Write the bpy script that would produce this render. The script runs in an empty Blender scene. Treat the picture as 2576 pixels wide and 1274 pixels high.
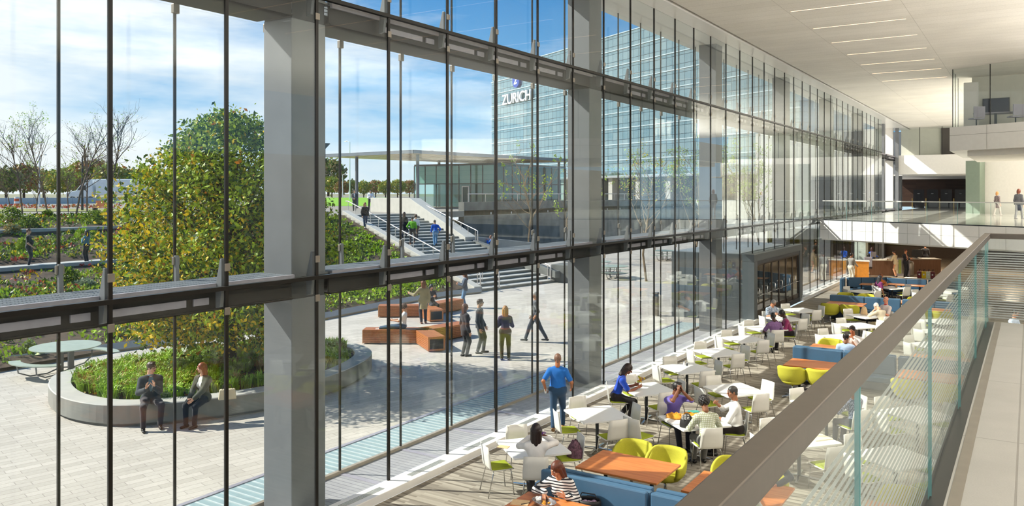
import bpy, bmesh, math, random
import numpy as np
from mathutils import Vector, Matrix
SC = bpy.context.scene
COL = SC.collection
PI = math.pi
# ---------------------------------------------------------------- camera model (2576 x 1274 photograph)
FPX, CU, HV, EYE = 2022.0, 1288.0, 487.0, 5.3
TH = math.atan(1303/FPX); CT, ST = math.cos(TH), math.sin(TH)
def ray(u, v):
    r = (u-CU)/FPX
    return (r*CT-ST, r*ST+CT, (HV-v)/FPX)
def G(u, v, z=0.0):
    d = ray(u, v); l = (z-EYE)/d[2]
    return Vector((d[0]*l, d[1]*l, z))
def AT(u, v, l):
    d = ray(u, v)
    return Vector((d[0]*l, d[1]*l, EYE+d[2]*l))
cam_d = bpy.data.cameras.new('camera'); cam = bpy.data.objects.new('camera', cam_d); COL.objects.link(cam)
cam_d.sensor_width = 36; cam_d.lens = FPX/2576*36; cam_d.shift_y = -(637-HV)/2576
cam_d.clip_start = 0.05; cam_d.clip_end = 3000
cam.location = (0, 0, EYE); cam.rotation_euler = (PI/2, 0, TH)
SC.camera = cam
vs = SC.view_settings
SC.display_settings.display_device = 'sRGB'
vs.view_transform = 'Standard'; vs.look = 'None'; vs.gamma = 1; vs.use_curve_mapping = False; vs.exposure = 0.2
cy = SC.cycles
cy.max_bounces = 7; cy.diffuse_bounces = 4; cy.glossy_bounces = 3; cy.transmission_bounces = 3
cy.transparent_max_bounces = 40; cy.caustics_reflective = False; cy.caustics_refractive = False
cy.sample_clamp_indirect = 4.0
# ---------------------------------------------------------------- materials
def srgb(h):
    if isinstance(h, str):
        h = [int(h[i:i+2], 16)/255 for i in (0, 2, 4)]
        h = [c/12.92 if c <= .04045 else ((c+.055)/1.055)**2.4 for c in h]
    return (h[0], h[1], h[2], 1)
class NT:
    def __init__(s, name):
        s.m = bpy.data.materials.new(name); s.m.use_nodes = True
        s.t = s.m.node_tree; s.n = s.t.nodes
        s.b = s.n['Principled BSDF']; s.o = s.n['Material Output']
    def new(s, kind, **kw):
        x = s.n.new(kind)
        for k, v in kw.items():
            if k in x.inputs: x.inputs[k].default_value = v
            else: setattr(x, k, v)
        return x
    def ln(s, a, b): s.t.links.new(a, b)
    def coord(s, kind='Object', scale=(1, 1, 1), rot=(0, 0, 0)):
        tc = s.new('ShaderNodeTexCoord'); mp = s.new('ShaderNodeMapping')
        mp.inputs['Scale'].default_value = scale; mp.inputs['Rotation'].default_value = rot
        s.ln(tc.outputs[kind], mp.inputs[0]); return mp.outputs[0]
    def ramp(s, fac, stops):
        r = s.new('ShaderNodeValToRGB'); e = r.color_ramp.elements
        while len(e) < len(stops): e.new(.5)
        for i, (p, c) in enumerate(stops): e[i].position = p; e[i].color = srgb(c)
        s.ln(fac, r.inputs[0]); return r.outputs[0]
    def noise(s, vec, scale, detail=3, rough=.5):
        n = s.new('ShaderNodeTexNoise'); n.inputs['Scale'].default_value = scale
        n.inputs['Detail'].default_value = detail; n.inputs['Roughness'].default_value = rough
        s.ln(vec, n.inputs['Vector']); return n.outputs[0]
    def mix(s, f, a, b):
        x = s.new('ShaderNodeMix'); x.data_type = 'RGBA'
        for v, i in ((f, 0), (a, 6), (b, 7)):
            if hasattr(v, 'links'): s.ln(v, x.inputs[i])
            else: x.inputs[i].default_value = v
        return x.outputs[2]
    def math(s, op, a, b=0.0, c=0.0):
        x = s.new('ShaderNodeMath'); x.operation = op
        for i, v in enumerate((a, b, c)):
            if hasattr(v, 'links'): s.ln(v, x.inputs[i])
            else: x.inputs[i].default_value = v
        return x.outputs[0]
    def bump(s, h, strength, dist=.01):
        b = s.new('ShaderNodeBump'); b.inputs['Strength'].default_value = strength; b.inputs['Distance'].default_value = dist
        s.ln(h, b.inputs['Height']); s.ln(b.outputs[0], s.b.inputs['Normal'])
    def set(s, **kw):
        for k, v in kw.items(): s.b.inputs[k].default_value = v
        return s.m
def mat(name, col, rough=.6, metal=0.0, var=.08, scale=6.0, bump=0.0, spec=.5, sheen=0.0, two=None):
    """principled surface with a little procedural mottling"""
    x = NT(name); c = srgb(col); v = x.coord()
    n = x.noise(v, scale)
    hi = two and srgb(two) or tuple(min(1, k*(1+var)) for k in c[:3])+(1,)
    lo = c if two else tuple(k*(1-var) for k in c[:3])+(1,)
    x.ln(x.ramp(n, [(.3, lo), (.7, hi)]), x.b.inputs['Base Color'])
    if bump: x.bump(n, bump)
    x.b.inputs['Specular IOR Level'].default_value = spec
    if sheen: x.b.inputs['Sheen Weight'].default_value = sheen
    return x.set(Roughness=rough, Metallic=metal)
def glass(name, tint=(.975, .99, .985), r0=.03, rough=0.0, gl=(.93, .97, .97), r1=.85):
    x = NT(name); x.n.remove(x.b)
    lw = x.new('ShaderNodeLayerWeight'); lw.inputs['Blend'].default_value = .5
    p = x.math('POWER', lw.outputs['Facing'], 5.0)
    f = x.math('MULTIPLY_ADD', p, r1-r0, r0)
    tr = x.new('ShaderNodeBsdfTransparent'); tr.inputs[0].default_value = tint+(1,)
    g = x.new('ShaderNodeBsdfGlossy'); g.inputs['Color'].default_value = gl+(1,); g.inputs['Roughness'].default_value = rough
    mx = x.new('ShaderNodeMixShader'); x.ln(f, mx.inputs[0]); x.ln(tr.outputs[0], mx.inputs[1]); x.ln(g.outputs[0], mx.inputs[2])
    x.ln(mx.outputs[0], x.o.inputs[0]); return x.m
def emit(name, col, s):
    x = NT(name); x.b.inputs['Base Color'].default_value = srgb(col)
    x.b.inputs['Emission Color'].default_value = srgb(col); x.b.inputs['Emission Strength'].default_value = s
    return x.m
def bricks(name, c1, c2, mortar, w, h, ms=.01, off=.5, rot=0.0, rough=.8, axes='XY', spec=.3, bias=0, nscale=.5):
    """paving / tiles / panels drawn by a brick texture in object space"""
    x = NT(name); tc = x.new('ShaderNodeTexCoord'); sep = x.new('ShaderNodeSeparateXYZ'); com = x.new('ShaderNodeCombineXYZ')
    x.ln(tc.outputs['Object'], sep.inputs[0])
    for i, a in enumerate(axes): x.ln(sep.outputs['XYZ'.index(a)], com.inputs[i])
    mp = x.new('ShaderNodeMapping'); mp.inputs['Rotation'].default_value = (0, 0, rot); x.ln(com.outputs[0], mp.inputs[0])
    b = x.new('ShaderNodeTexBrick'); b.offset = off
    b.inputs['Scale'].default_value = 1; b.inputs['Brick Width'].default_value = w; b.inputs['Row Height'].default_value = h
    b.inputs['Mortar Size'].default_value = ms; b.inputs['Bias'].default_value = bias; b.inputs['Mortar Smooth'].default_value = .1
    for k, c in (('Color1', c1), ('Color2', c2), ('Mortar', mortar)): b.inputs[k].default_value = srgb(c)
    x.ln(mp.outputs[0], b.inputs['Vector'])
    n = x.noise(mp.outputs[0], nscale, 4)
    n2 = x.noise(mp.outputs[0], nscale*40, 2)
    k = x.math('ADD', x.math('MULTIPLY', n, .3), x.math('MULTIPLY', n2, .25))
    k = x.math('ADD', k, .72)
    mm = x.new('ShaderNodeMix'); mm.data_type = 'RGBA'; mm.blend_type = 'MULTIPLY'; mm.inputs[0].default_value = 1
    x.ln(b.outputs[0], mm.inputs[6]); x.ln(k, mm.inputs[7]); x.ln(mm.outputs[2], x.b.inputs['Base Color'])
    x.bump(x.math('MULTIPLY', b.outputs['Fac'], -1.0), .3, .004)
    x.b.inputs['Specular IOR Level'].default_value = spec
    return x.set(Roughness=rough)
def wood(name, c1, c2, axis=0, sc=1.0, rough=.35, spec=.5):
    x = NT(name); s = [14.0*sc]*3; s[axis] = 1.1*sc
    v = x.coord(scale=s); n = x.noise(v, 1.5, 5, .6)
    x.ln(x.ramp(n, [(.25, c1), (.75, c2)]), x.b.inputs['Base Color']); x.bump(n, .05, .002)
    x.b.inputs['Specular IOR Level'].default_value = spec
    return x.set(Roughness=rough)
# ---------------------------------------------------------------- mesh builder
class MB:
    def __init__(s): s.v = []; s.f = []; s.mi = []; s.cur = 0
    def add(s, vs_, fs):
        o = len(s.v); s.v += [tuple(p) for p in vs_]
        for f in fs: s.f.append(tuple(i+o for i in f)); s.mi.append(s.cur)
        return s
    def bx(s, x0, x1, y0, y1, z0, z1):
        v = [(x, y, z) for x in (x0, x1) for y in (y0, y1) for z in (z0, z1)]
        return s.add(v, [(0, 1, 3, 2), (4, 6, 7, 5), (0, 4, 5, 1), (2, 3, 7, 6), (0, 2, 6, 4), (1, 5, 7, 3)])
    def ob(s, c, ax, h):
        """oriented box: centre, three axes, three half sizes"""
        c = Vector(c); ax = [Vector(a).normalized() for a in ax]
        v = [c+ax[0]*h[0]*i+ax[1]*h[1]*j+ax[2]*h[2]*k for i in (-1, 1) for j in (-1, 1) for k in (-1, 1)]
        return s.add(v, [(0, 1, 3, 2), (4, 6, 7, 5), (0, 4, 5, 1), (2, 3, 7, 6), (0, 2, 6, 4), (1, 5, 7, 3)])
    def bar(s, a, b, w, h, up=(0, 0, 1)):
        a, b = Vector(a), Vector(b); d = b-a; L = d.length; d.normalize(); up = Vector(up)
        sd = d.cross(up)
        if sd.length < 1e-4: sd = d.cross(Vector((0, 1, 0)))
        sd.normalize(); u = sd.cross(d)
        return s.ob((a+b)/2, (d, sd, u), (L/2, w/2, h/2))
    def tube(s, pts, r, n=8, cap=True):
        pts = [Vector(p) for p in pts]; m = len(pts); rs = r if isinstance(r, (list, tuple)) else [r]*m
        vs_, fs = [], []; prev = None
        for i, p in enumerate(pts):
            t = (pts[min(i+1, m-1)]-pts[max(i-1, 0)]).normalized()
            if prev is None:
                a = t.cross(Vector((0, 0, 1)))
                if a.length < 1e-3: a = t.cross(Vector((1, 0, 0)))
            else: a = prev-t*prev.dot(t)
            if a.length < 1e-6: a = t.orthogonal()
            a.normalize(); prev = a; b = t.cross(a)
            vs_ += [p+(a*math.cos(2*PI*k/n)+b*math.sin(2*PI*k/n))*rs[i] for k in range(n)]
        for i in range(m-1):
            for k in range(n):
                k2 = (k+1) % n; fs.append((i*n+k, i*n+k2, (i+1)*n+k2, (i+1)*n+k))
        if cap: fs += [tuple(range(n-1, -1, -1)), tuple((m-1)*n+k for k in range(n))]
        return s.add(vs_, fs)
    def lathe(s, prof, n=16, c=(0, 0, 0), sx=1, sy=1):
        vs_ = [(c[0]+r*math.cos(2*PI*k/n)*sx, c[1]+r*math.sin(2*PI*k/n)*sy, c[2]+z) for r, z in prof for k in range(n)]
        fs = [(i*n+k, i*n+(k+1) % n, (i+1)*n+(k+1) % n, (i+1)*n+k) for i in range(len(prof)-1) for k in range(n)]
        fs += [tuple(range(n-1, -1, -1)), tuple((len(prof)-1)*n+k for k in range(n))]
        return s.add(vs_, fs)
    def prism(s, poly, z0, z1):
        n = len(poly)
        v = [(p[0], p[1], z0) for p in poly]+[(p[0], p[1], z1) for p in poly]
        return s.add(v, [tuple(range(n-1, -1, -1)), tuple(range(n, 2*n))]+[(i, (i+1) % n, n+(i+1) % n, n+i) for i in range(n)])
    def ext(s, poly, d):
        """3-D polygon pushed along the vector d"""
        d = Vector(d); n = len(poly); v = [Vector(p) for p in poly]; v += [p+d for p in v]
        return s.add(v, [tuple(range(n-1, -1, -1)), tuple(range(n, 2*n))]+[(i, (i+1) % n, n+(i+1) % n, n+i) for i in range(n)])
    def sheet(s, rows):
        n = len(rows[0]); v = [p for r in rows for p in r]
        return s.add(v, [(i*n+k, i*n+k+1, (i+1)*n+k+1, (i+1)*n+k) for i in range(len(rows)-1) for k in range(n-1)])
    def build(s, name, m, parent=None, smooth=False, bevel=0.0, solid=0.0, fix=True):
        me = bpy.data.meshes.new(name); me.from_pydata(s.v, [], s.f)
        for q in (m if isinstance(m, (list, tuple)) else [m]): me.materials.append(q)
        if any(s.mi): me.polygons.foreach_set('material_index', s.mi)
        if fix:
            b = bmesh.new(); b.from_mesh(me); bmesh.ops.recalc_face_normals(b, faces=b.faces); b.to_mesh(me); b.free()
        if smooth: me.polygons.foreach_set('use_smooth', [True]*len(me.polygons))
        me.update()
        o = bpy.data.objects.new(name, me); COL.objects.link(o)
        if parent: o.parent = parent
        if solid:
            q = o.modifiers.new('thick', 'SOLIDIFY'); q.thickness = solid; q.offset = 0
        if bevel:
            q = o.modifiers.new('edge', 'BEVEL'); q.width = bevel; q.segments = 2; q.limit_method = 'ANGLE'; q.angle_limit = .7
        return o
def tag(o, label, cat, group=None, kind=None):
    o['label'] = label; o['category'] = cat
    if group: o['group'] = group
    if kind: o['kind'] = kind
    return o
def thing(name, label, cat, loc=(0, 0, 0), rz=0.0, group=None, kind=None):
    o = bpy.data.objects.new(name, None); COL.objects.link(o); o.empty_display_size = .1
    o.location = loc; o.rotation_euler = (0, 0, rz)
    return tag(o, label, cat, group, kind)
def dup(root, label=None, loc=None, rz=None, group=None):
    r = root.copy(); COL.objects.link(r)
    if loc is not None: r.location = loc
    if rz is not None: r.rotation_euler = (0, 0, rz)
    if label: r['label'] = label
    if group: r['group'] = group
    for ch in list(root.children):
        c = ch.copy(); COL.objects.link(c); c.parent = r
        for g in list(ch.children):
            d = g.copy(); COL.objects.link(d); d.parent = c
    return r
ORD = ['first', 'second', 'third', 'fourth', 'fifth', 'sixth', 'seventh', 'eighth', 'ninth', 'tenth', 'eleventh', 'twelfth']
RND = random.Random(7)
# ================================================================ sky and light
w = bpy.data.worlds.new('world'); SC.world = w; w.use_nodes = True
wt = w.node_tree; wn = wt.nodes; bg = wn['Background']
class WT(NT):
    def __init__(s): s.t = wt; s.n = wn
W = WT()
tc = W.new('ShaderNodeTexCoord'); sp = W.new('ShaderNodeSeparateXYZ'); wt.links.new(tc.outputs['Generated'], sp.inputs[0])
zz = sp.outputs[2]
blue = W.ramp(zz, [(0.0, (.60, .78, .90)), (.06, (.36, .63, .86)), (.13, (.14, .43, .77)), (.25, (.05, .28, .66)), (1, (.04, .2, .52))])
mp = W.new('ShaderNodeMapping'); mp.inputs['Scale'].default_value = (1.0, 1.0, 4.5); mp.inputs['Rotation'].default_value = (.16, -.10, .5)
mp.inputs['Location'].default_value = (3.1, 1.7, .62)
wt.links.new(tc.outputs['Generated'], mp.inputs[0])
n1 = W.noise(mp.outputs[0], 1.5, 8, .55); n2 = W.noise(mp.outputs[0], 6.0, 6, .6)
nn = W.math('ADD', W.math('MULTIPLY', n1, .8), W.math('MULTIPLY', n2, .2))
# more cloud low down and towards the plaza side, clear blue high over the tower
side = W.math('MULTIPLY', W.math('ADD', W.math('MULTIPLY', sp.outputs[0], -.75), W.math('MULTIPLY', sp.outputs[1], -.66)), .36)
hgt = W.math('MULTIPLY_ADD', zz, -.7, .08)
cl = W.math('ADD', W.math('ADD', nn, side), hgt)
cm = W.ramp(cl, [(.43, (0, 0, 0)), (.66, (1, 1, 1))])
sky = W.mix(cm, blue, (.90, .93, .96, 1))
wt.links.new(sky, bg.inputs[0]); bg.inputs[1].default_value = 1.0
SUN = Vector((.90, .43, -.79)).normalized()
sd = bpy.data.lights.new('sun', 'SUN'); sd.energy = 7.0; sd.angle = math.radians(.53); sd.color = (1, .95, .86)
so = bpy.data.objects.new('sun', sd); COL.objects.link(so); so.rotation_euler = SUN.to_track_quat('-Z', 'Y').to_euler(); so.location = (-30, -10, 40)
# added fill lights, out of view to the right, shine up to brighten the ceiling
for y_, l_ in ((4, 22), (27, 22), (50, 22), (66, 14)):
    ud = bpy.data.lights.new('ceiling_fill_light', 'AREA'); ud.shape = 'RECTANGLE'; ud.size = 5; ud.size_y = l_; ud.energy = (3500 if y_ < 20 else 3800 if y_ < 40 else 6800)*l_/22; ud.color = (1, .95, .88)
    uo = bpy.data.objects.new('ceiling_fill_light', ud); COL.objects.link(uo); uo.location = (7, y_, 7.2); uo.rotation_euler = (PI, 0, 0)
# ================================================================ shared materials
M_black = mat('black_anodised_metal', '17140f', .35, .3, .1)
M_steel = mat('brushed_steel_clip', '8f877c', .4, .7)
M_white = mat('white_lacquer', 'e9e7e2', .3, 0, .02)
M_wall = mat('white_plaster', 'e6e3dc', .7, 0, .02)
M_colg = mat('grey_column_cladding', '76797c', .45, .25, .06, 2)
M_dark = mat('charcoal_metal', '3a3d40', .5, .3)
M_chrome = mat('chrome', 'c9c9c9', .15, 1, .02)
M_glass = glass('clear_glass', r0=.02)
M_glass2 = glass('outer_clear_glass', (.98, .99, .99), .018)
M_rail = glass('railing_glass', (.965, .985, .975), .03, r1=.4)
# ================================================================ the atrium shell
GX, OX = -9.7, -10.9            # inner and outer glass planes
PW = 1.735                      # panel width
Y0 = 9.21                       # mullion in front of the first column
ZT = (3.94, 8.49); ZC = 11.0; ZB = .14; LED = -9.35
YN = [Y0+PW*k for k in range(-5, 40)]
xq = NT('striped_carpet')
v = xq.coord(scale=(1, 1, 1))
bk = xq.new('ShaderNodeTexBrick'); bk.offset = .37; bk.inputs['Scale'].default_value = 1; bk.inputs['Brick Width'].default_value = .9
bk.inputs['Row Height'].default_value = .052; bk.inputs['Mortar Size'].default_value = 0
bk.inputs['Color1'].default_value = srgb('8a8276'); bk.inputs['Color2'].default_value = srgb('c2baab')
xq.ln(v, bk.inputs['Vector'])
fn = xq.noise(v, 160, 2); mm = xq.new('ShaderNodeMix'); mm.data_type = 'RGBA'; mm.blend_type = 'MULTIPLY'; mm.inputs[0].default_value = .5
xq.ln(bk.outputs[0], mm.inputs[6]); xq.ln(fn, mm.inputs[7]); xq.ln(mm.outputs[2], xq.b.inputs['Base Color']); xq.bump(fn, .3, .003)
M_carpet = xq.set(Roughness=.95); xq.b.inputs['Specular IOR Level'].default_value = .1
tag(MB().bx(LED, 16, -6, 46, -.3, 0).build('floor', M_carpet), 'striped grey and beige plank carpet of the dining hall', 'floor', kind='structure')
M_tile = bricks('polished_hall_tile', 'a89a86', 'b3a592', '7a6f60', 1.2, .6, .004, rough=.2)
tag(MB().bx(LED, 16, 46, 110, -.3, 0).build('floor', M_tile), 'brown polished floor beneath the bridge around the service desks', 'floor', kind='structure')
# heated ledge under the glass with its vents
led = thing('baseboard_left', 'long low white ledge running under the inner glass wall', 'ledge', kind='structure')
MB().bx(GX-.04, LED, -6, 33.25, 0, ZB).bx(GX-.04, LED, 41.0, 77, 0, ZB).build('ledge_top', M_white, led, bevel=.01)
M_vent = mat('grey_vent', 'a7aaa6', .5, .2)
for y in YN[1:]:
    if 32 < y < 41 or y > 60: continue
    vt = MB()
    for k in range(4): vt.bx(GX+.1+.035*k, GX+.12+.035*k, y-1.35, y-.35, ZB-.01, ZB+.006)
    vt.build('vent_grille', M_vent, led)
# ceiling of long white planks, with slots of light across it
M_ceil = bricks('white_ceiling_plank', 'ebe7df', 'e6e2d9', 'bdb8ae', 3.2, .62, .006, .0, 0, .6, 'XY')
ce = tag(MB().bx(-8.9, 16, -8, 80, ZC, ZC+.3).build('ceiling', M_ceil), 'white planked ceiling with rows of thin light slots', 'ceiling', kind='structure')
MB().bx(OX-.3, -9.05, -8, 80, ZC-.02, ZC+.3).build('ceiling_border', M_white, ce)
MB().bx(-9.05, -8.9, -8, 80, ZC+.1, ZC+.3).build('shadow_gap', mat('gap_grey', '77777a', .6), ce)
tag(MB().bx(OX-.6, 16, -8, 80, ZC+.3, ZC+.9).build('roof', M_dark), 'flat roof deck over the atrium', 'roof', kind='structure')
M_slot = emit('warm_light_slot', 'ffd9b8', 1.5)
slots = [(-6.6, 3.2, 13.5), (-6.4, 3.3, 16.6), (-6.3, 2.9, 19.7), (-6.3, 2.9, 22.8), (-6.3, 2.7, 25.9), (-6.3, -3.4, 29.0), (-6.3, -3.4, 32.1), (-6.3, -3.4, 35.2), (-6.3, -3.4, 38.3), (-6.3, -3.4, 41.4), (-6.3, -3.4, 44.5)]
sl = None
for i, (x0, x1, y) in enumerate([(-6.6, 3.2, 10.4), (-6.8, 3.2, 7.3)]+slots):
    s_ = tag(MB().bx(x0, x1, y-.018, y+.018, ZC-.006, ZC+.02).build('ceiling_light', M_slot), 'thin warm ceiling light slot, %s of the row from the near end' % (ORD[i] if i < 12 else 'last'), 'ceiling light', 'light slots across the white ceiling')
# ---------------------------------------------------------------- inner glass wall
def panel_name(k):
    b, r = divmod(k+1, 6)
    if k < 0: return 'before the nearest grey column'
    return ['beside', 'one past', 'two past', 'three past', 'four past', 'five past'][r]+' the %s grey column' % (ORD[b] if b < 12 else 'last')
M_gask = M_black
def make_panel(y0, k, zb, ends=True):
    p = thing('window_%d' % (k+6), 'tall inner glass panel with black mullion, %s from the near end' % panel_name(k), 'window', (GX, y0, 0), 0, 'inner glass panels of the atrium', 'structure')
    zs = [zb, ZT[0], ZT[1], ZC]
    for a, b in zip(zs[:-1], zs[1:]):
        MB().bx(-.008, .008, .03, PW-.03, a+.02, b-.02).build('pane', M_glass, p)
    MB().bx(-.012, .022, -.027, .027, zb, ZC).build('mullion', M_black, p)
    for z in ZT:
        MB().bx(-.04, .05, 0, PW, z-.03, z+.03).build('transom', M_black, p)
        for dz in (.3, -.33):
            MB().bx(.022, .04, -.045, .045, z+dz-.055, z+dz+.055).build('clip', M_steel, p, bevel=.006)
    return p
proto = make_panel(0, -9, ZB)
for k, y in enumerate(YN[:-6]):
    if 33.0 < y < 41.0: continue
    p = dup(proto, 'tall inner glass panel with black mullion, %s' % panel_name(k-5), (GX, y, 0)); p.name = 'window_%d' % (k+1)
bpy.data.objects.remove(proto.children[0]) if False else None
for c_ in list(proto.children): bpy.data.objects.remove(c_)
bpy.data.objects.remove(proto)
ZD = 2.8                        # vestibule height
first = None
for k, y in enumerate(YN):
    if not 33.0 < y < 41.0: continue
    if first is None:
        p = first = make_panel(y, k-5, ZD)
    else: p = dup(first, None, (GX, y, 0))
    p['label'] = 'inner glass panel above the entrance box, %s' % panel_name(k-5); p.name = 'window_%d' % (k+1)
# ---------------------------------------------------------------- outer glass skin
op = None
for k, y in enumerate(YN[:-6]):
    if op is None:
        op = p = thing('window_70', '', 'window', (OX, y, 0), 0, 'outer glass panels of the double skin', 'structure')
        for a, b in ((.1, ZT[0]-.34), (ZT[0]-.3, ZT[1]-.34), (ZT[1]-.3, ZC)): MB().bx(-.008, .008, .02, PW-.02, a, b).build('pane', M_glass2, p)
        MB().bx(-.018, .014, -.018, .018, .05, ZC).build('mullion', M_black, p)
        for z in ZT:
            g = MB()
            g.ext([(.02, -.03, z-.3), (.10, -.03, z-.3), (.06, -.03, z+.42), (.02, -.03, z+.42)], (0, .06, 0))
            g.build('bracket', M_colg, p, bevel=.006)
            MB().bx(.0, .05, -.055, .055, z+.28, z+.4).build('clip', M_steel, p, bevel=.006)
            MB().bx(-.02, .05, -.05, .05, z-.46, z-.32).build('lower_clip', M_steel, p, bevel=.006)
    else: p = dup(op, None, (OX, y, 0))
    p['label'] = 'outer skin glass panel with thin mullion, %s' % panel_name(k-5); p.name = 'window_%d' % (k+70)
# ---------------------------------------------------------------- cavity: columns, catwalks, deck
CY = [8.96+10.41*k for k in range(-1, 8)]
c0 = None
for i, y in enumerate(CY):
    lab = 'broad grey clad steel column in the glass cavity, %s from the near end' % (['hidden one', 'nearest', 'second', 'third', 'fourth', 'fifth', 'sixth', 'seventh', 'eighth'][i])
    if c0 is None:
        c0 = c_ = thing('column', lab, 'column', (-10.33, y+.37, 0), 0, 'grey cavity columns', 'structure')
        MB().bx(-.335, .335, -.37, .37, 0, ZT[0]-.35).bx(-.335, .335, -.37, .37, ZT[0]+.0, ZT[1]-.35).bx(-.335, .335, -.37, .37, ZT[1], ZC).build('shaft', M_colg, c_, bevel=.012)
        for z in ZT: MB().bx(-.32, .32, -.35, .35, z-.35, z).build('shaft_core', M_dark, c_)
        for z in ZT: MB().bx(-.37, .35, -.41, .41, z+.0, z+.04).build('collar', M_colg, c_, bevel=.008)
    else: c_ = dup(c0, lab, (-10.33, y+.37, 0))
M_grate = mat('galvanised_grating', '8e959c', .5, .5)
M_fascia = mat('dark_catwalk_fascia', '1d1b1a', .55, .2)
M_pale = mat('pale_grey_finish', '9d99a2', .5, .1)
for lvl, z in enumerate(ZT):
    cw = thing('catwalk', 'grey grating catwalk between the glass skins at the %s level' % ('lower' if lvl == 0 else 'upper'), 'catwalk', (0, 0, 0), 0, 'catwalks in the glass cavity', 'structure')
    n = 0
    for i, ya in enumerate(CY[:-1]):
        a, b = ya+.78, CY[i+1]-.04
        g = MB(); y = a
        while y < b: g.bx(-10.72, -9.92, y, y+.012, z+.02, z+.05); y += .045
        for x in (-10.72, -10.52, -10.32, -10.12, -9.93): g.bx(x-.006, x+.006, a, b, z+.022, z+.052)
        g.build('grating', M_grate, cw, fix=False)
        MB().bx(-9.93, -9.88, a, b, z-.06, z+.06).build('edge_angle', M_pale, cw)
        t = MB().bx(-10.1, -9.93, a, b, z-.34, z-.31).bx(-10.78, -10.7, a, b, z-.34, z+.03)
        t.build('fascia', M_fascia, cw)
        MB().bx(-10.7, -9.93, a, b, z-.34, z-.33).build('soffit', M_fascia, cw)
        MB().bx(-9.99, -9.96, a, b, z-.31, z-.02).build('inner_web', M_fascia, cw)
        tr = MB()
        for y in YN:
            if a-.3 < y < b-1.5: tr.bx(-9.955, -9.93, y+.12, y+1.25, z-.24, z-.14); tr.bx(-9.955, -9.93, y+1.37, y+1.62, z-.24, z-.14)
        tr.build('pale_strip', M_pale, cw)  # pale strips along the front of the dark inner web
    for y in YN[:-6]:
        n += 1
        g = MB().ext([(-9.9, y-.03, z-.3), (-9.8, y-.03, z-.28), (-9.76, y-.03, z), (-9.76, y-.03, z+.42), (-9.8, y-.03, z+.42), (-9.9, y-.03, z+.02)], (0, .06, 0))
        g.build('support_bracket', M_colg, cw, bevel=.006)
dk = thing('cavity_deck', 'grey slatted deck floor between the two glass skins', 'deck', kind='structure')
M_deck = bricks('grey_deck_plank', '97979a', 'a3a2a4', '71727a', 3.0, .12, .008, .0, rough=.6)
MB().bx(OX, GX-.04, -4, 77, -.1, .03).build('deck_floor', M_deck, dk)
mb = MB()
for y in YN: mb.bx(OX+.03, GX-.05, y-.06, y+.06, .03, .04)
mb.build('cross_strip', M_pale, dk)
MB().bx(OX-.05, OX+.03, -4, 77, .0, .09).build('sill_angle', mat('tan_sill', '9a8f80', .5), dk)
M_chan = mat('pale_blue_glass_channel', '8fa3a6', .7, 0, .1, 4, spec=.15)
ch = thing('drain_channel', 'pale blue ribbed channel along the foot of the outer glass', 'channel', kind='structure')
MB().bx(-12.0, OX-.05, -4, 31.5, -.05, .025).build('channel_bed', M_chan, ch)
mb = MB(); y = -4
while y < 31.5: mb.bx(-11.95, OX-.08, y, y+.03, .025, .04); y += .17
mb.build('channel_ribs', mat('pale_rib', 'bcc6c6', .7), ch)
MB().bx(-12.1, -12.0, -4, 31.5, -.05, .04).build('channel_kerb', M_pale, ch)
# ---------------------------------------------------------------- entrance vestibule
VY0, VY1, VX0, VX1 = 32.9, 41.1, -13.0, -9.45
M_ves = mat('grey_metal_panel', '5f6669', .4, .4, .04)
M_vesl = mat('grey_roof_panel', '9aa0a2', .5, .2)
ve = thing('entrance_vestibule', 'dark grey metal entrance box set through the glass wall', 'entrance', (0, 0, 0), 0, None, 'structure')
MB().bx(VX0, VX1, VY0, VY0+.45, 0, ZD-.3).bx(VX0, VX1, VY1-.45, VY1, 0, ZD-.3).build('side_wall', M_ves, ve)
MB().bx(VX0, VX1, VY0, VY1, ZD-.3, ZD).build('roof_slab', M_ves, ve, bevel=.01)
MB().bx(VX0+.05, VX1-.6, VY0+.05, VY1-.05, ZD, ZD+.02).build('roof_cover', M_vesl, ve)
mb = MB()
for x in (-12.4, -11.8, -11.2, -10.6, -10.0): mb.bx(x-.006, x+.006, VY0-.004, VY0, .0, ZD-.02)
mb.build('panel_joint', M_black, ve)
MB().bx(VX1-.12, VX1-.02, VY0+.45, VY1-.45, 0, .22).bx(VX1-.12, VX1-.02, VY0+.45, VY1-.45, ZD-.45, ZD-.3).build('door_frame', M_dark, ve)
M_brz = mat('bronze_frame', '4a4038', .4, .5)
M_dgl = glass('tinted_door_glass', (.72, .70, .66), .06)
dw = (VY1-VY0-.9)/6
for i in range(6):
    ya = VY0+.45+dw*i
    d = tag(MB().bx(VX1-.1, VX1-.05, ya, ya+.07, .22, ZD-.45).bx(VX1-.1, VX1-.05, ya+dw-.07, ya+dw, .22, ZD-.45).bx(VX1-.1, VX1-.05, ya, ya+dw, .22, .42).bx(VX1-.1, VX1-.05, ya, ya+dw, ZD-.52, ZD-.45).build('door_%d' % (i+1), M_brz), 'bronze framed glass door leaf, %s from the near end of the entrance box' % ORD[i], 'door', 'doors of the entrance box', 'structure')
    MB().bx(VX1-.08, VX1-.07, ya+.07, ya+dw-.07, .42, ZD-.52).build('pane', M_dgl, d)
    MB().tube([(VX1-.05, ya+.18, 1.0), (VX1+.04, ya+.18, 1.02), (VX1+.04, ya+.18, 1.35), (VX1-.05, ya+.18, 1.37)], .016, 8).tube([(VX1-.05, ya+.2, 1.05), (VX1+.03, ya+.22, 1.05), (VX1+.03, ya+dw-.2, 1.05), (VX1-.05, ya+dw-.18, 1.05)], .014, 8).build('handle', M_chrome, d, True)
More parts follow.
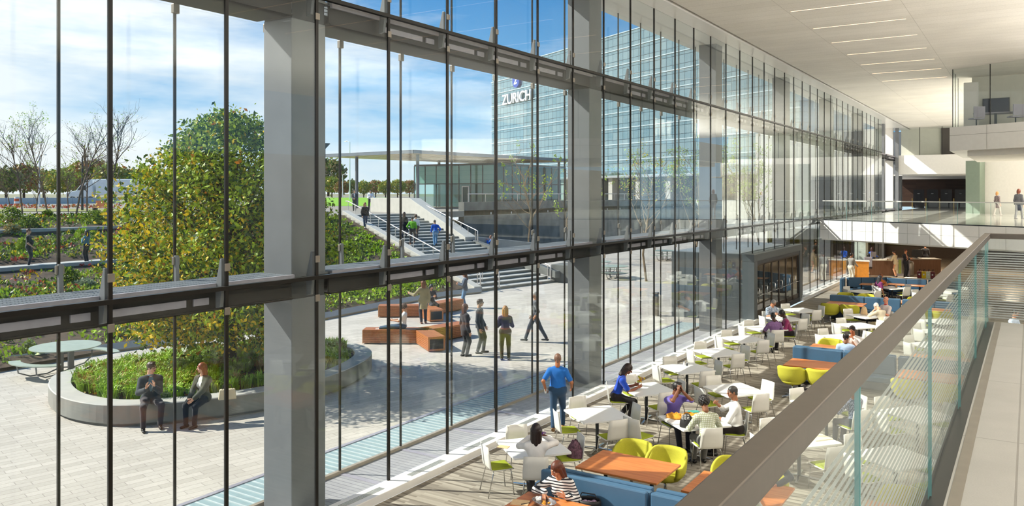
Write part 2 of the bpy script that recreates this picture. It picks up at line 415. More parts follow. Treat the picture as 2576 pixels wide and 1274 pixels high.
# ================================================================ far end of the atrium: bridge, balcony box, lobby
BE = Vector((.86, -.51, 0)).normalized(); BN = Vector((.51, .86, 0)).normalized()
BP = Vector((-9.6, 45.9, 0)); ZW = 3.8
def along(p, a, b=0, z=0): q = p+BE*a+BN*b; return Vector((q.x, q.y, z))
M_fas = bricks('white_fascia_panel', 'ecebe6', 'e8e6e1', 'b9b7b2', 3.0, .5, .006, 0, 0, .4)
br = thing('bridge', 'white upper level bridge crossing the far end of the dining hall', 'bridge', kind='structure')
M_bfl = bricks('pale_bridge_floor', 'd3d1c9', 'cdcbc3', 'a5a39c', 1.8, 1.8, .006, 0, rough=.12, spec=.6)
b1 = along(BP, 14)
MB().prism([(BP.x, BP.y), (b1.x, b1.y), (16, b1.y), (16, 112), (BP.x, 112)], 3.5, ZW).build('deck', M_bfl, br)
MB().ob(along(BP, 7, .05, 3.345), (BE, BN, (0, 0, 1)), (7, .06, .495)).build('fascia', M_white, br)
M_jnt = mat('panel_joint_grey', '9a9892', .7)
mb = MB()
for k in range(12): mb.ob(along(BP, .55+1.2*k, -.012, 3.345), (BE, BN, (0, 0, 1)), (.006, .003, .495))
mb.ob(along(BP, 7, -.012, 3.35), (BE, BN, (0, 0, 1)), (7, .003, .005)); mb.build('fascia_joint', M_jnt, br)
c1 = along(BP, 0, .1); c2 = along(BP, 14, .1)
MB().prism([(c1.x, c1.y), (c2.x, c2.y), (16, c2.y), (16, 76), (-16, 76), (-16, 59), (-9.6, 59)], 2.78, 2.86).build('soffit', M_wall, br)
def railing(name, label, p, e, L, z, hz, post, rm, hm, stripes=False, hw=.05, hh=.04):
    t = thing(name, label, 'railing', kind='structure')
    n = Vector((-e.y, e.x, 0)); a = 0
    while a < L-.01:
        b = min(L, a+post)
        MB().ob(p+e*((a+b)/2)+Vector((0, 0, (z+hz)/2)), (e, n, (0, 0, 1)), ((b-a)/2-.006, .007, (hz-z)/2-.005)).build('glass_panel', rm, t)
        MB().ob(p+e*b+Vector((0, 0, (z+hz)/2)), (e, n, (0, 0, 1)), (.0028, .008, (hz-z)/2-.03)).build('panel_edge', M_teal, t)
        a = b
    MB().ob(p+e*(L/2)+Vector((0, 0, hz)), (e, n, (0, 0, 1)), (L/2+hw/2, hw/2, hh/2)).build('handrail', hm, t, bevel=.004)
    MB().ob(p+e*(L/2)+Vector((0, 0, z+.03)), (e, n, (0, 0, 1)), (L/2, .03, .04)).build('base_shoe', M_dark, t)
    return t
M_teal = mat('green_glass_edge', '5c9c9b', .2)
M_hand = mat('brushed_bronze_handrail', '675f56', .42, .5, .04, 30)
M_hwh = mat('bright_steel_handrail', 'e6e3da', .25, .4, .02)
railing('bridge_railing', 'clear glass railing with bright handrail along the bridge edge', along(BP, 0.1, .12, 0), BE, 13.8, ZW+.02, 4.9, 1.55, M_rail, M_hwh, hw=.06, hh=.05)
# balcony box, upper right
QA = Vector((-3.1, 41.9, 0))
bx_ = thing('balcony_box', 'white upper storey meeting box with glass front hanging over the bridge', 'balcony', kind='structure')
QE = along(QA, 14); YV = Vector((0, 1, 0)); foot = lambda i, d: [(QA.x+i, QA.y+i*.3), (QE.x, QE.y+i), (QE.x, QE.y+d), (QA.x+i, QA.y+d)]
MB().prism(foot(0, 9), 7.25, 8.33).build('fascia', M_white, bx_)
MB().prism(foot(.7, 8.5), 7.0, 7.25).build('soffit_step', M_wall, bx_)
mb = MB()
for k in range(1, 7): mb.ob(along(QA, 1.75*k, -.004, 7.79), (BE, BN, (0, 0, 1)), (.006, .004, .54))
mb.ob(along(QA, 7, -.004, 7.95), (BE, BN, (0, 0, 1)), (7, .004, .006)); mb.build('fascia_joint', M_jnt, bx_)
for k in range(6):
    MB().ob(along(QA, .1+1.75*k+.87, .08, 9.66), (BE, BN, (0, 0, 1)), (.86, .006, 1.32)).build('front_pane', M_glass, bx_)
    MB().ob(along(QA, .1+1.75*k, .08, 9.66), (BE, BN, (0, 0, 1)), (.012, .014, 1.33)).build('front_mullion', M_black, bx_)
for k in range(2):
    MB().bx(QA.x+.1, QA.x+.112, QA.y+.1+1.75*k, QA.y+1.8+1.75*k, 8.34, 10.98).build('side_pane', M_glass, bx_)
    MB().bx(QA.x+.09, QA.x+.12, QA.y+1.75+1.75*k, QA.y+1.8+1.75*k, 8.33, ZC).build('side_mullion', M_black, bx_)
M_room = mat('meeting_room_wall', 'cfcdc0', .7, 0, .02)
MB().bx(QA.x+.7, QE.x, 45.4, 45.5, 8.33, ZC).build('back_wall', M_room, bx_)
MB().bx(-2.72, -2.1, 44.9, 45.4, 8.33, 10.7).build('inner_pier', M_wall, bx_)
tv = thing('wall_screen', 'dark wall mounted screen in the upper glass meeting room', 'screen', (-1.38, 45.38, 9.55))
MB().bx(-.56, .56, -.06, .02, -.38, .36).build('bezel', M_black, tv); MB().bx(-.53, .53, -.066, -.06, -.35, .33).build('display', mat('screen_navy', '2b3140', .15), tv)
mt_ = thing('meeting_table', 'pale meeting table behind the upper balcony glass', 'table', (-1.35, 43.9, 8.33)); MB().bx(-.9, 1.3, -.45, .45, .7, .74).build('tabletop', M_pale, mt_); MB().bx(-.05, .05, -.3, .3, 0, .7).build('leg', M_dark, mt_)
for x_, y_, lb_ in ((-2.1, 43.2, 'grey chair at the left end of the upper meeting table'), (-.55, 43.0, 'grey chair tilted back at the right of the upper meeting table')):
    q_ = thing('meeting_chair', lb_, 'chair', (x_, y_, 8.33), .5); MB().bx(-.25, .25, -.25, .25, .42, .48).build('seat', M_pale, q_); MB().bx(-.25, .25, -.3, -.25, .5, 1.0).build('backrest', M_pale, q_); MB().tube([(0, 0, 0), (0, 0, .42)], .03, 8).build('stem', M_dark, q_)
M_olive = mat('muted_green_panel', '7d8a7c', .5, .1, .03)
WS = AT(2440, 500, 61); WS.z = 0
pr = tag(MB().ob(WS+BE*.55+Vector((0, 0, 5.78)), (BE, BN, (0, 0, 1)), (.55, .5, 1.98)).build('column', M_olive), 'grey green clad pier beside the white wall of the bridge landing', 'pier', kind='structure')
wr = tag(MB().ob(WS+BE*4.1+BN*.3+Vector((0, 0, 5.78)), (BE, BN, (0, 0, 1)), (3.0, .2, 1.98)).build('wall_right', M_wall), 'plain white wall behind the two people on the bridge landing', 'wall', kind='structure')
# end wall of the atrium
ew = thing('wall_end', 'white end wall band with glass storey at the far end', 'wall', kind='structure')
MB().bx(GX, 6, 77, 80, 6.95, 8.6).build('band', M_white, ew)
mb = MB()
for k in range(8): mb.bx(GX+1.7*k, GX+1.7*k+.04, 77.2, 77.26, 8.6, ZC)
mb.build('mullion', M_black, ew)
MB().bx(GX, 6, 77.23, 77.25, 8.6, ZC).build('pane', M_glass, ew)
MB().bx(GX, 6, 79.4, 79.6, 8.6, ZC+.3).build('room_wall', M_room, ew)
MB().bx(GX+3.2, GX+4.8, 79.2, 79.4, 8.6, ZC).build('dark_door_panel', mat('dark_brown_panel', '3b302a', .4), ew)
MB().bx(GX-.15, GX+.1, 76.8, 77.1, 3.8, ZC).build('corner_post', M_colg, ew)
M_brown = bricks('dark_brown_stone', '46352c', '3b2d26', '2c211c', 1.2, .18, .004, .5, 0, .3, 'XZ')
MB().bx(-22, GX-.35, 77, 77.3, 0, ZC).build('return_wall', M_wall, ew)
lw_ = thing('wall_lobby', 'dark brown stone wall of the lift lobby beyond the bridge', 'wall', kind='structure')
MB().bx(-13, 8, 101, 101.3, 3.8, 7.2).build('stone_face', M_brown, lw_)
MB().bx(-13, 8, 80, 101, 6.9, 7.0).build('lobby_ceiling', M_wall, lw_)
M_bann = mat('dark_banner', '2b2a2d', .3, .1); M_brass = mat('brass', 'b59a5a', .3, .8)
for i in range(7):
    x = -9.6+1.25*i
    g = thing('lobby_gate', 'dark glass lobby gate panel, %s from the glass wall' % ORD[i], 'gate', (x, 92, ZW), 0, 'gates in the lift lobby')
    MB().bx(-.5, .5, -.05, .05, 0, 1.9).build('gate_panel', M_bann, g); MB().lathe([(.03, 0), (.12, .01), (.12, .04), (.02, .05)], 12, (0, -.07, 1.45)).build('emblem', M_white, g)
    MB().tube([(-.58, -.1, 0), (-.58, -.1, 1.0)], .05, 8).build('post', M_brass, g)
# lower hall behind the bridge
wb = thing('wall_back', 'olive green serving hall wall with pale menu boards', 'wall', kind='structure')
M_oli = mat('olive_wall', '7a7434', .6, 0, .05)
MB().bx(-16, 16, 75, 75.3, 0, 2.8).build('back_face', M_oli, wb)
MB().bx(-16, -15.8, 59, 75, 0, 2.8).build('return_face', M_oli, wb)
M_menu = bricks('menu_board', 'd9d7cf', 'cfcdc6', '8b8a84', .35, .12, .01, 0, 0, .6, 'XZ')
for k, x in enumerate((-10.6, -8.6, -6.2, -3.9)): MB().bx(x, x+(1.0 if k == 0 else 1.8), 74.93, 75, 1.7, 2.35).build('menu_board', M_menu, wb)
MB().bx(-16, 16, 74.2, 75, 0, .9).build('serving_counter', mat('brown_counter', '5c4a38', .4), wb)
MB().bx(-10.05, -9.35, 58.7, 59.7, 0, 2.8).build('corner_pier', mat('pale_green_panel', 'c3cbbf', .5), wb)
MB().bx(-16, 3, 73.8, 74.0, 2.45, 2.75).build('valance', mat('striped_valance', 'a8843e', .6), wb)
for x_, y_ in ((-6, 52), (-1, 52), (-6, 62), (-1, 62), (-10, 68), (5, 58)):  # lamps added to brighten the dark hall below the bridge
    lp_ = thing('added_lamp', 'added round ceiling lamp brightening the hall under the bridge, %s' % ('near the desks' if y_ == 52 else 'towards the menu wall'), 'ceiling lamp', (x_, y_, 2.775), 0, 'added lamps under the bridge'); lp_['kind'] = 'structure'
    MB().lathe([(.16, 0), (.16, .005)], 16).build('lens', M_slot, lp_)
    ld = bpy.data.lights.new('added_lamp_light', 'AREA'); ld.shape = 'DISK'; ld.size = .9; ld.energy = 130; ld.color = (1, .85, .66)
    lo = bpy.data.objects.new('added_lamp_light', ld); COL.objects.link(lo); lo.location = (x_, y_, 2.74)
# ================================================================ near walkway and its railing
WX, WY = -.42, 10.98
M_terr = bricks('speckled_terrazzo', 'a3a19c', 'a09e98', '83807a', 1.78, 1.78, .006, 0, 0, .35, nscale=3)
wk = thing('walkway', 'grey terrazzo walkway floor behind the near railing', 'walkway', (-.06, 5.7-1.78*6, 0), kind='structure')
MB().bx(WX+.07+.06, 6, -3-5.7+1.78*6, WY-.04-5.7+1.78*6, 3.45, ZW).build('terrazzo_slab', M_terr, wk)
o_ = MB().bx(WX+.0+.06, WX+.07+.06, -3-5.7+1.78*6, WY-5.7+1.78*6, 3.4, ZW-.01).build('edge_channel', M_black, wk)
MB().bx(WX+.085+.06, WX+.14+.06, -3-5.7+1.78*6, WY-.06-5.7+1.78*6, ZW, ZW+.004).build('edge_trim', M_steel, wk)
M_frit = NT('white_frit'); M_frit.b.inputs['Base Color'].default_value = srgb('b9beba'); M_frit.b.inputs['Alpha'].default_value = .82
nf = M_frit.noise(M_frit.coord(), 40); M_frit.ln(M_frit.ramp(nf, [(.3, 'b2b8b4'), (.7, 'c0c4c0')]), M_frit.b.inputs['Base Color']); M_frit = M_frit.set(Roughness=.6)
r1 = railing('walkway_railing', 'long glass railing with white stripes and bronze handrail beside the walkway', Vector((WX, -1.5, 0)), Vector((0, 1, 0)), WY+1.5, ZW-.1, 4.8, 2.0, M_rail, M_hand, hw=.062, hh=.062)
mb = MB(); z = 3.84
while z < 4.6: mb.bx(WX-.009, WX-.0075, -1.5, WY, z, z+.0145); z += .0278
mb.build('frit_stripe', M_frit, r1)
r2 = railing('walkway_railing', 'short glass railing with white stripes closing the walkway end', Vector((WX, WY, 0)), Vector((1, 0, 0)), 6, ZW-.1, 4.8, 2.0, M_rail, M_hand, hw=.062, hh=.062)
mb = MB(); z = 3.84
while z < 4.6: mb.bx(WX, WX+6, WY-.009, WY-.0075, z, z+.0145); z += .0278
mb.build('frit_stripe', M_frit, r2)
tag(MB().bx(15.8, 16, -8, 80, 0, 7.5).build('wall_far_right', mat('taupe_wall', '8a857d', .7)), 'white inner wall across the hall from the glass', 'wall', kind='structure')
# ================================================================ outdoors: plaza, hillside, stairs
M_pave = bricks('granite_paver', 'c3bbb0', 'b4aca1', '968e85', .62, .2, .006, .37, -1.33, .85)
tag(MB().bx(-110, OX, -40, 130, -.4, 0).build('plaza', M_pave), 'pale granite paved plaza outside the glass', 'plaza', kind='structure')
M_conc = mat('pale_concrete', 'b3b0a8', .8, 0, .06, 3, .1)
M_gran = mat('dark_granite', '6a6b66', .8, 0, .3, 1.2, .05)
SBL, SBR, STL, STR = Vector((-24.95, 35.0, 0)), Vector((-23.8, 41.6, 0)), Vector((-40.6, 41.0, 0)), Vector((-39.0, 47.6, 0))
st = thing('stone_stairs', 'broad grey stone stairs rising from the plaza to the upper terrace', 'stairs', kind='structure')
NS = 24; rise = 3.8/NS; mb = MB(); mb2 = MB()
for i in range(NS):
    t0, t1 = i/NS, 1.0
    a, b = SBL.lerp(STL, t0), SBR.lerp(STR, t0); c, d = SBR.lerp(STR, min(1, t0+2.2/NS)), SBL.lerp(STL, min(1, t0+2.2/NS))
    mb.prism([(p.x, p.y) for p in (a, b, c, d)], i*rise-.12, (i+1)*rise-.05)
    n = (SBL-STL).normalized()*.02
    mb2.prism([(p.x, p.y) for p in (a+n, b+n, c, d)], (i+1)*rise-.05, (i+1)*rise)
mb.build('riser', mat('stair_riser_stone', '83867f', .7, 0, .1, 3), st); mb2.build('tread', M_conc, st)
def slopewall(name, lab, a, b, ha, hb, wdt, m, cat='wall'):
    a, b = Vector(a), Vector(b); s_ = (b-a).cross(Vector((0, 0, 1))).normalized()*wdt
    base = min(a.z, b.z)-1.0
    pts = [a+Vector((0, 0, ha)), b+Vector((0, 0, hb)), Vector((b.x, b.y, b.z-.6)), Vector((a.x, a.y, a.z-.6))]
    return tag(MB().ext(pts, s_).build(name, m, bevel=.02), lab, cat, kind='structure')
slopewall('cheek_wall', 'low sloping concrete kerb on the planted side of the stairs', SBL+Vector((0, 0, .0)), STL+Vector((0, 0, 3.8)), .3, .3, .5, M_conc)
MID = SBR.lerp(STR, .52)
slopewall('parapet_wall', 'solid sloping concrete parapet on the far side of the upper stairs', MID+Vector((0, 0, 1.9)), STR+Vector((0, 0, 3.8)), .45, 1.15, -.9, M_conc)
slopewall('parapet_wall', 'level concrete parapet at the top of the stairs', STR+Vector((0, 0, 3.8)), STR+Vector((-6, 2.2, 3.8)), 1.15, 1.15, -.9, M_conc)
slopewall('low_wall', 'low curved concrete wall running from the stairs towards the granite wall', MID+Vector((0, 0, 1.9)), MID+Vector((5.0, 7.5, .75)), .45, .5, -.7, M_conc)
slopewall('low_wall', 'grey granite cheek of the lower stair flight', SBR+Vector((.4, 0, .9)), MID+Vector((0, 0, 1.9)), -.2, .25, -.4, M_gran)
tag(MB().bx(-24.1, -22.9, 41.7, 43.3, 0, 1.05).build('stone_block', M_gran, bevel=.03), 'square grey granite block at the foot of the stairs', 'block', kind='structure')
M_pink = mat('polished_rail', 'd8cfc9', .3, .4)
def stairrail(lab, a, b, h=.95, n=8, ext=True):
    t = thing('handrail', lab, 'handrail', kind='structure'); a, b = Vector(a), Vector(b); up = Vector((0, 0, h))
    pts = [a+up, b+up]
    if ext: pts = [a+(a-b).normalized()*.3+Vector((0, 0, .1)), a+(a-b).normalized()*.3+up, a+up, b+up, b+(b-a).normalized()*.4*Vector((1, 1, 0))+up]
    MB().tube(pts, .035, 8).build('rail', M_pink, t, True)
    for k in range(n+1):
        p = a.lerp(b, k/n); MB().tube([p, p+up], .02, 6).build('post', M_pink, t)
    return t
off = (SBR-SBL).normalized()
stairrail('pale metal handrail beside the planted slope on the stairs', SBL.lerp(STL, .02)+off*.5+Vector((0, 0, .1)), STL+off*.5+Vector((0, 0, 3.8)), n=14)
stairrail('pale metal handrail along the stone parapet of the stairs', SBR.lerp(STR, .5)-off*.35+Vector((0, 0, 1.9)), STR-off*.35+Vector((0, 0, 3.8)), n=9)
stairrail('short pale handrail by the granite block', SBR.lerp(STR, .02)-off*.3+Vector((0, 0, .1)), SBR.lerp(STR, .2)-off*.3+Vector((0, 0, .8)), n=2)
stairrail('short pale handrail in the middle of the lower stairs', SBL.lerp(SBR, .25)+Vector((0, 0, .1)), SBL.lerp(SBR, .25).lerp(STL.lerp(STR, .25), .16)+Vector((0, 0, .65)), n=2)
# terrain
PROF = [(-25.6, .12), (-26.5, .28), (-33, .9), (-40.0, 1.55), (-40.4, 1.75), (-42.0, 1.75), (-42.4, 1.95), (-48.4, 2.9), (-48.8, 3.2), (-54, 3.72), (-56, 3.8)]
def hz(x, y):
    za = np.interp(-x, [-p[0] for p in PROF], [p[1] for p in PROF])
    zb = np.interp(-x, [25, 40.6, 60], [.1, 3.8, 3.8])
    t = min(1, max(0, (y-28)/12)); t = t*t*(3-2*t)
    return float(za*(1-t)+zb*t)
M_soil = mat('dark_mulch', '4a3a2a', .95, 0, .35, 3, .4)
rows = []
for i in range(61):
    x = -25.6-.505*i; ymax = 35.0+max(0, (-x-24.95))*.385+.0
    ymax = min(ymax, 41+max(0, -x-40.6)*0)
    rows.append([(x, -30+(ymax+30)*k/50, hz(x, -30+(ymax+30)*k/50)) for k in range(51)])
tag(MB().sheet(rows).build('hillside', M_soil, fix=False), 'planted mulch hillside rising behind the plaza kerb', 'hillside', kind='structure')
tag(MB().prism([(-300, -150), (-55.9, -150), (-55.9, 41), (-40.6, 41), (-39, 47.6), (-41, 56), (-41, 300), (-300, 300)], 3.3, ZW).build('upper_terrace', mat('pale_terrace_paving', '928b80', .9, 0, .05, .5)), 'pale paved upper terrace at the head of the stairs', 'terrace', kind='structure')
kb = thing('plaza_kerb', 'pale concrete kerb along the foot of the planted hillside', 'kerb', kind='structure')
MB().tube([(-26.9, 4, .1), (-26.55, 12.2, .1), (-25.85, 15, .1), (-25.4, 17.3, .1), (-25.05, 21, .1), (-24.95, 24.2, .1), (-25.2, 28, .1), (-25.28, 30, .1), (-25.1, 33, .1), (-24.6, 35, .1)], .19, 4).build('kerb_stone', M_conc, kb)
for nm, x0, x1, z0, z1, lab in (('low_wall', -40.5, -40.2, 1.3, 1.84, 'lower terrace kerb wall where the two people stand on the slope'), ('low_wall', -49.0, -48.6, 2.6, 3.24, 'upper terrace kerb wall across the planted slope')):
    tag(MB().bx(x0, x1, -30, 31, z0, z1).build(nm, M_conc, bevel=.02), lab, 'wall', kind='structure')
tag(MB().bx(-42.2, -40.5, -30, 31, 1.6, 1.78).build('garden_path', M_conc), 'narrow pale garden path across the planted slope', 'path', kind='structure')
M_lawn = mat('bright_lawn', '7fae1f', .9, 0, .12, 2)
L0, L1, L2, L3 = AT(700, 517, 95), AT(985, 517, 95), AT(985, 500, 165), AT(700, 500, 165)
mb = MB().sheet([[(L0.x, L0.y, 3.82), (L1.x, L1.y, 3.82)], [(L3.x, L3.y, 4.45), (L2.x, L2.y, 4.45)]])
mb.build('lawn', M_lawn, fix=False); tag(MB().prism([(-1800, -900), (-70, -900), (-70, 41), (-60, 60), (-60, 1800), (-1800, 1800)], 3.2, ZW-.04).build('far_field', mat('far_field_ground', '8f8a6a', .95, 0, .2, .05)), 'flat dull ground stretching to the horizon beyond the road', 'field', kind='structure')
v0_ = [G(u_, v_, ZW) for u_, v_ in ((-40, 533), (300, 533), (300, 527), (-40, 527))]
tag(MB().prism([(p.x, p.y) for p in v0_], ZW, ZW+.05).build('grass_verge', mat('dry_verge_grass', '8c8a4a', .95, 0, .3, 1)), 'strip of dry yellow grass between the terrace and the road barrier', 'grass verge', kind='structure')
lo = bpy.data.objects['lawn']; tag(lo, 'bright green lawn beyond the head of the stairs', 'lawn', kind='structure')
# granite wall under the pavilion and the pale wall under the tower
gw = thing('granite_wall', 'tall dark granite retaining wall below the glass pavilion', 'wall', kind='structure')
MB().bx(-41.6, -41, 56, 112, -.1, 4.55).build('stone_face', M_gran, gw)
MB().bx(-41.0, -40.97, 56, 112, 3.3, 3.36).build('string_course', mat('grey_course', '8d8d88', .6), gw)
for y in np.arange(60, 110, 3.4): MB().bx(-40.98, -40.93, y, y+.1, 3.4, 3.6).build('wall_light', M_white, gw)
stairrail('thin grey railing on top of the granite wall', (-41.3, 57, 4.5), (-41.3, 100, 4.5), .75, 16, False)
pw_ = tag(MB().prism([(-41, 112), (-14, 84), (-13.6, 84.4), (-40.6, 113)], 0, 4.4).build('pale_wall', mat('pale_stone_wall', 'b9b9b2', .8, 0, .06, 1)), 'pale stone retaining wall below the office tower', 'wall', kind='structure')
# ---------------------------------------------------------------- glass pavilion and timber canopy
pv = thing('glass_pavilion', 'long low glass pavilion with pale blinds under the timber canopy', 'pavilion', (-47.6, 70.5, ZW), 0, None, 'thing')
M_teal2 = glass('teal_pavilion_glass', (.74, .88, .86), .07, gl=(.7, .9, .92))
M_blind = bricks('pale_green_blind', 'cfe0d6', 'c2d5ca', '7f9a93', 1.6, .5, .01, 0, 0, .5, 'XZ')
M_pdark = mat('pavilion_interior', '24505a', .6, 0, .2, 1)
MB().bx(-11, 0, 0, 15.5, 4.55, 4.75).build('roof', M_colg, pv)
MB().bx(-10.98, -.02, .25, .3, 2.6, 4.5).build('blind_band', M_blind, pv)
MB().bx(-10.6, -.6, 3.0, 14.5, 0, 4.5).build('inner_core', M_pdark, pv)
for k in range(7): MB().bx(-11+11*k/7+.03, -11+11*(k+1)/7-.03, 0, .03, .05, 4.55).build('front_pane', M_teal2, pv)
for k in range(9): MB().bx(-.03, 0, 15.5*k/9+.03, 15.5*(k+1)/9-.03, .05, 4.55).build('side_pane', M_teal2, pv)
mb = MB()
for k in range(8): mb.bx(-11+11*k/7-.03, -11+11*k/7+.03, -.03, .06, 0, 4.6)
for k in range(10): mb.bx(-.06, .03, 15.5*k/9-.03, 15.5*k/9+.03, 0, 4.6)
mb.bx(-11, 0, -.04, .05, 2.5, 2.6).bx(-.05, .04, 0, 15.5, 2.5, 2.6); mb.build('frame', M_dark, pv)
MB().bx(-4.3, -3.3, -.06, .04, 0, 2.3).build('door_frame', M_white, pv); MB().bx(-4.15, -3.45, -.08, -.05, .1, 2.2).build('door_leaf', M_pdark, pv)
KN, KL, KR = AT(1040, 379, 75), AT(820, 391, 83), AT(1440, 403, 95); kz = KN.z
cn = thing('timber_canopy', 'flat timber slatted canopy on slim grey posts over the upper terrace', 'canopy', (0, 0, 0))
ex, ey = (KL-KN), (KR-KN); ex.z = ey.z = 0
Kc = lambda a, b, z: Vector((KN.x, KN.y, 0))+ex*a+ey*b+Vector((0, 0, z))
exn, eyn = ex.normalized(), ey.normalized()
M_tim = wood('canopy_timber', 'e2b878', 'f0d3a2', 1, 1)
fr = MB()
for a0, b0, a1, b1_ in ((0, 0, 1, 0), (0, 0, 0, 1), (1, 0, 1, 1), (0, 1, 1, 1)): fr.bar(Kc(a0, b0, kz-.1), Kc(a1, b1_, kz-.1), .15, .32)
fr.build('edge_beam', M_colg, cn)
for k in range(12): pass
mb = MB()
for k in range(8): a = (k+.5)/8; mb.bar(Kc(a, 0, kz-.24), Kc(a, 1, kz-.24), .95, .07)
mb.build('timber_slats', M_tim, cn)
MB().prism([(q.x, q.y) for q in (Kc(.01, .01, 0), Kc(.99, .01, 0), Kc(.99, .99, 0), Kc(.01, .99, 0))], kz-.1, kz-.06).build('roof_board', mat('brown_roof_board', '4a3626', .8), cn)
mb = MB()
for b in (.1, .3, .5, .7, .9): mb.bar(Kc(0, b, kz-.02), Kc(1, b, kz-.02), .2, .24)
mb.build('joist', M_colg, cn)
for a, b in ((.72, .04), (.08, .06), (.72, .5), (.08, .5), (.72, .95), (.08, .95)): MB().tube([Kc(a, b, ZW), Kc(a, b, kz-.15)], .16, 10).build('post', M_colg, cn)
# ---------------------------------------------------------------- office tower with its sign
TD = Vector((.88, -.475, 0)).normalized(); TN = Vector((.475, .88, 0)).normalized(); TL = AT(1237, 300, 220); TL.z = 0; TLEN, TZ0, TZ1 = 106, 9.0, 38.9
def thit(u, v, off=0.0):
    d = Vector(ray(u, v)); o = Vector((0, 0, EYE)); p0 = TL-TN*off
    return o+d*((p0-o).dot(TN)/d.dot(TN))
tw = thing('office_tower', 'tall mirror glass office block behind the pavilion', 'office building', TL, math.atan2(TD.y, TD.x))
xt = NT('mirror_facade'); tcn = xt.new('ShaderNodeTexCoord'); spn = xt.new('ShaderNodeSeparateXYZ'); cmn = xt.new('ShaderNodeCombineXYZ')
xt.ln(tcn.outputs['Object'], spn.inputs[0])
xt.ln(xt.math('ADD', spn.outputs[0], spn.outputs[1]), cmn.inputs[0]); xt.ln(spn.outputs[2], cmn.inputs[1])
bt = xt.new('ShaderNodeTexBrick'); bt.offset = 0
for k_, v_ in (('Scale', 1), ('Brick Width', 1.75), ('Row Height', 1.66), ('Mortar Size', .055), ('Bias', 0)): bt.inputs[k_].default_value = v_
bt.inputs['Color1'].default_value = srgb('8fb3bf'); bt.inputs['Color2'].default_value = srgb('a8c4cb'); bt.inputs['Mortar'].default_value = srgb('3f6070')
xt.ln(cmn.outputs[0], bt.inputs['Vector']); xt.ln(bt.outputs[0], xt.b.inputs['Base Color'])
xt.bump(xt.noise(cmn.outputs[0], .35, 2), .25, .06)
M_mirror = xt.set(Roughness=.03, Metallic=.85)
MB().bx(0, TLEN, 0, 24, TZ0, TZ1).build('facade', M_mirror, tw)
for k in range(10):
    z = TZ0+k*(TZ1-TZ0)/9
    MB().bx(-.1, TLEN+.1, -.25, .0, z-.09, z+.09).build('floor_band', mat('pale_blue_fin', 'bccfd8', .4, .1) if k == 0 else bpy.data.materials['pale_blue_fin'], tw)
MB().bx(1, TLEN-1, 4, 22, 3.5, TZ0).build('ground_storey', mat('dark_ground_glass', '2d3b40', .2), tw)
MB().bx(-.4, TLEN, -.3, 24, TZ0-.4, TZ0).build('underside', M_vesl, tw)
for k in range(11): MB().bx(6+9.5*k, 7.4+9.5*k, .6, 2, 3.5, TZ0).build('pier', M_conc, tw)
M_sign = mat('white_sign_face', 'f4f5f6', .4, 0, .01); M_blue = mat('blue_disc', '1f48a8', .35, 0, .03); M_navy = mat('dark_sign_edge', '27406b', .5)
A_, B_ = thit(1264, 264, .5), thit(1332, 260, .5)
sg = thing('tower_sign', 'raised white letters and round blue emblem high on the glass tower', 'sign', thit(1264.5, 265, .45), math.atan2(TD.y, TD.x))
cu = bpy.data.curves.new('lettering', 'FONT'); cu.body = 'ZURICH'; cu.size = 1; cu.extrude = .16; cu.bevel_depth = .012
to = bpy.data.objects.new('lettering', cu); COL.objects.link(to); to.parent = sg; cu.materials.append(M_sign)
bpy.context.view_layer.update(); wdt = to.dimensions.x; hgt = to.dimensions.y
SW = (thit(1336.5, 240, .45)-thit(1264.5, 265, .45)).dot(TD); SH = (thit(1268, 238, .45).z-thit(1268, 264, .45).z)
to.scale = (SW/wdt, SH/hgt, 1.6); to.rotation_euler = (PI/2, 0, 0)
bpy.context.view_layer.update(); me_ = bpy.data.meshes.new_from_object(to.evaluated_get(bpy.context.evaluated_depsgraph_get())); mx_ = to.matrix_local.copy()
bpy.data.objects.remove(to); to = bpy.data.objects.new('lettering', me_); COL.objects.link(to); to.parent = sg; to.matrix_local = mx_
dc = thit(1298, 203, .45); lc = Vector(((dc-sg.location).dot(TD), 0, dc.z-sg.location.z)); rad = .5*(thit(1298, 186, .45).z-thit(1298, 222, .45).z)*.98
n_ = 40; MB().ext([(lc.x+rad*.98*math.cos(2*PI*k/n_), -.1, lc.z+rad*math.sin(2*PI*k/n_)) for k in range(n_)], (0, .5, 0)).build('emblem_disc', M_blue, sg)
zp = [(-.42, .52), (.5, .52), (.5, .40), (-.12, -.30), (.22, -.30), (.42, -.22), (.5, -.36), (.2, -.52), (-.5, -.52), (-.52, -.40), (.12, .34), (-.3, .34), (-.5, .24)]
MB().ext([(lc.x+rad*(.9*x+.12*z), -.14, lc.z+rad*z) for x, z in zp], (0, .05, 0)).build('emblem_letter', M_sign, sg)
# ================================================================ planting
NR = np.random.default_rng(11)
def leafmat(name, c, tl=.22, rough=.5):
    x = NT(name); n = x.noise(x.coord(), 1.3, 3)
    cc = srgb(c)
    col = x.ramp(n, [(.3, tuple(k*.8 for k in cc[:3])), (.7, tuple(min(1, k*1.2) for k in cc[:3]))])
    x.ln(col, x.b.inputs['Base Color']); x.b.inputs['Roughness'].default_value = rough; x.b.inputs['Specular IOR Level'].default_value = .4
    t = x.new('ShaderNodeBsdfTranslucent'); x.ln(col, t.inputs[0])
    m = x.new('ShaderNodeMixShader'); m.inputs[0].default_value = tl
    x.ln(x.b.outputs[0], m.inputs[1]); x.ln(t.outputs[0], m.inputs[2]); x.ln(m.outputs[0], x.o.inputs[0])
    return x.m
LG = leafmat('leaf_green', '97ad26'); LY = leafmat('leaf_yellow', 'dfbc22'); LD = leafmat('leaf_deep_green', '37561a'); LO = leafmat('leaf_orange', 'b9701c')
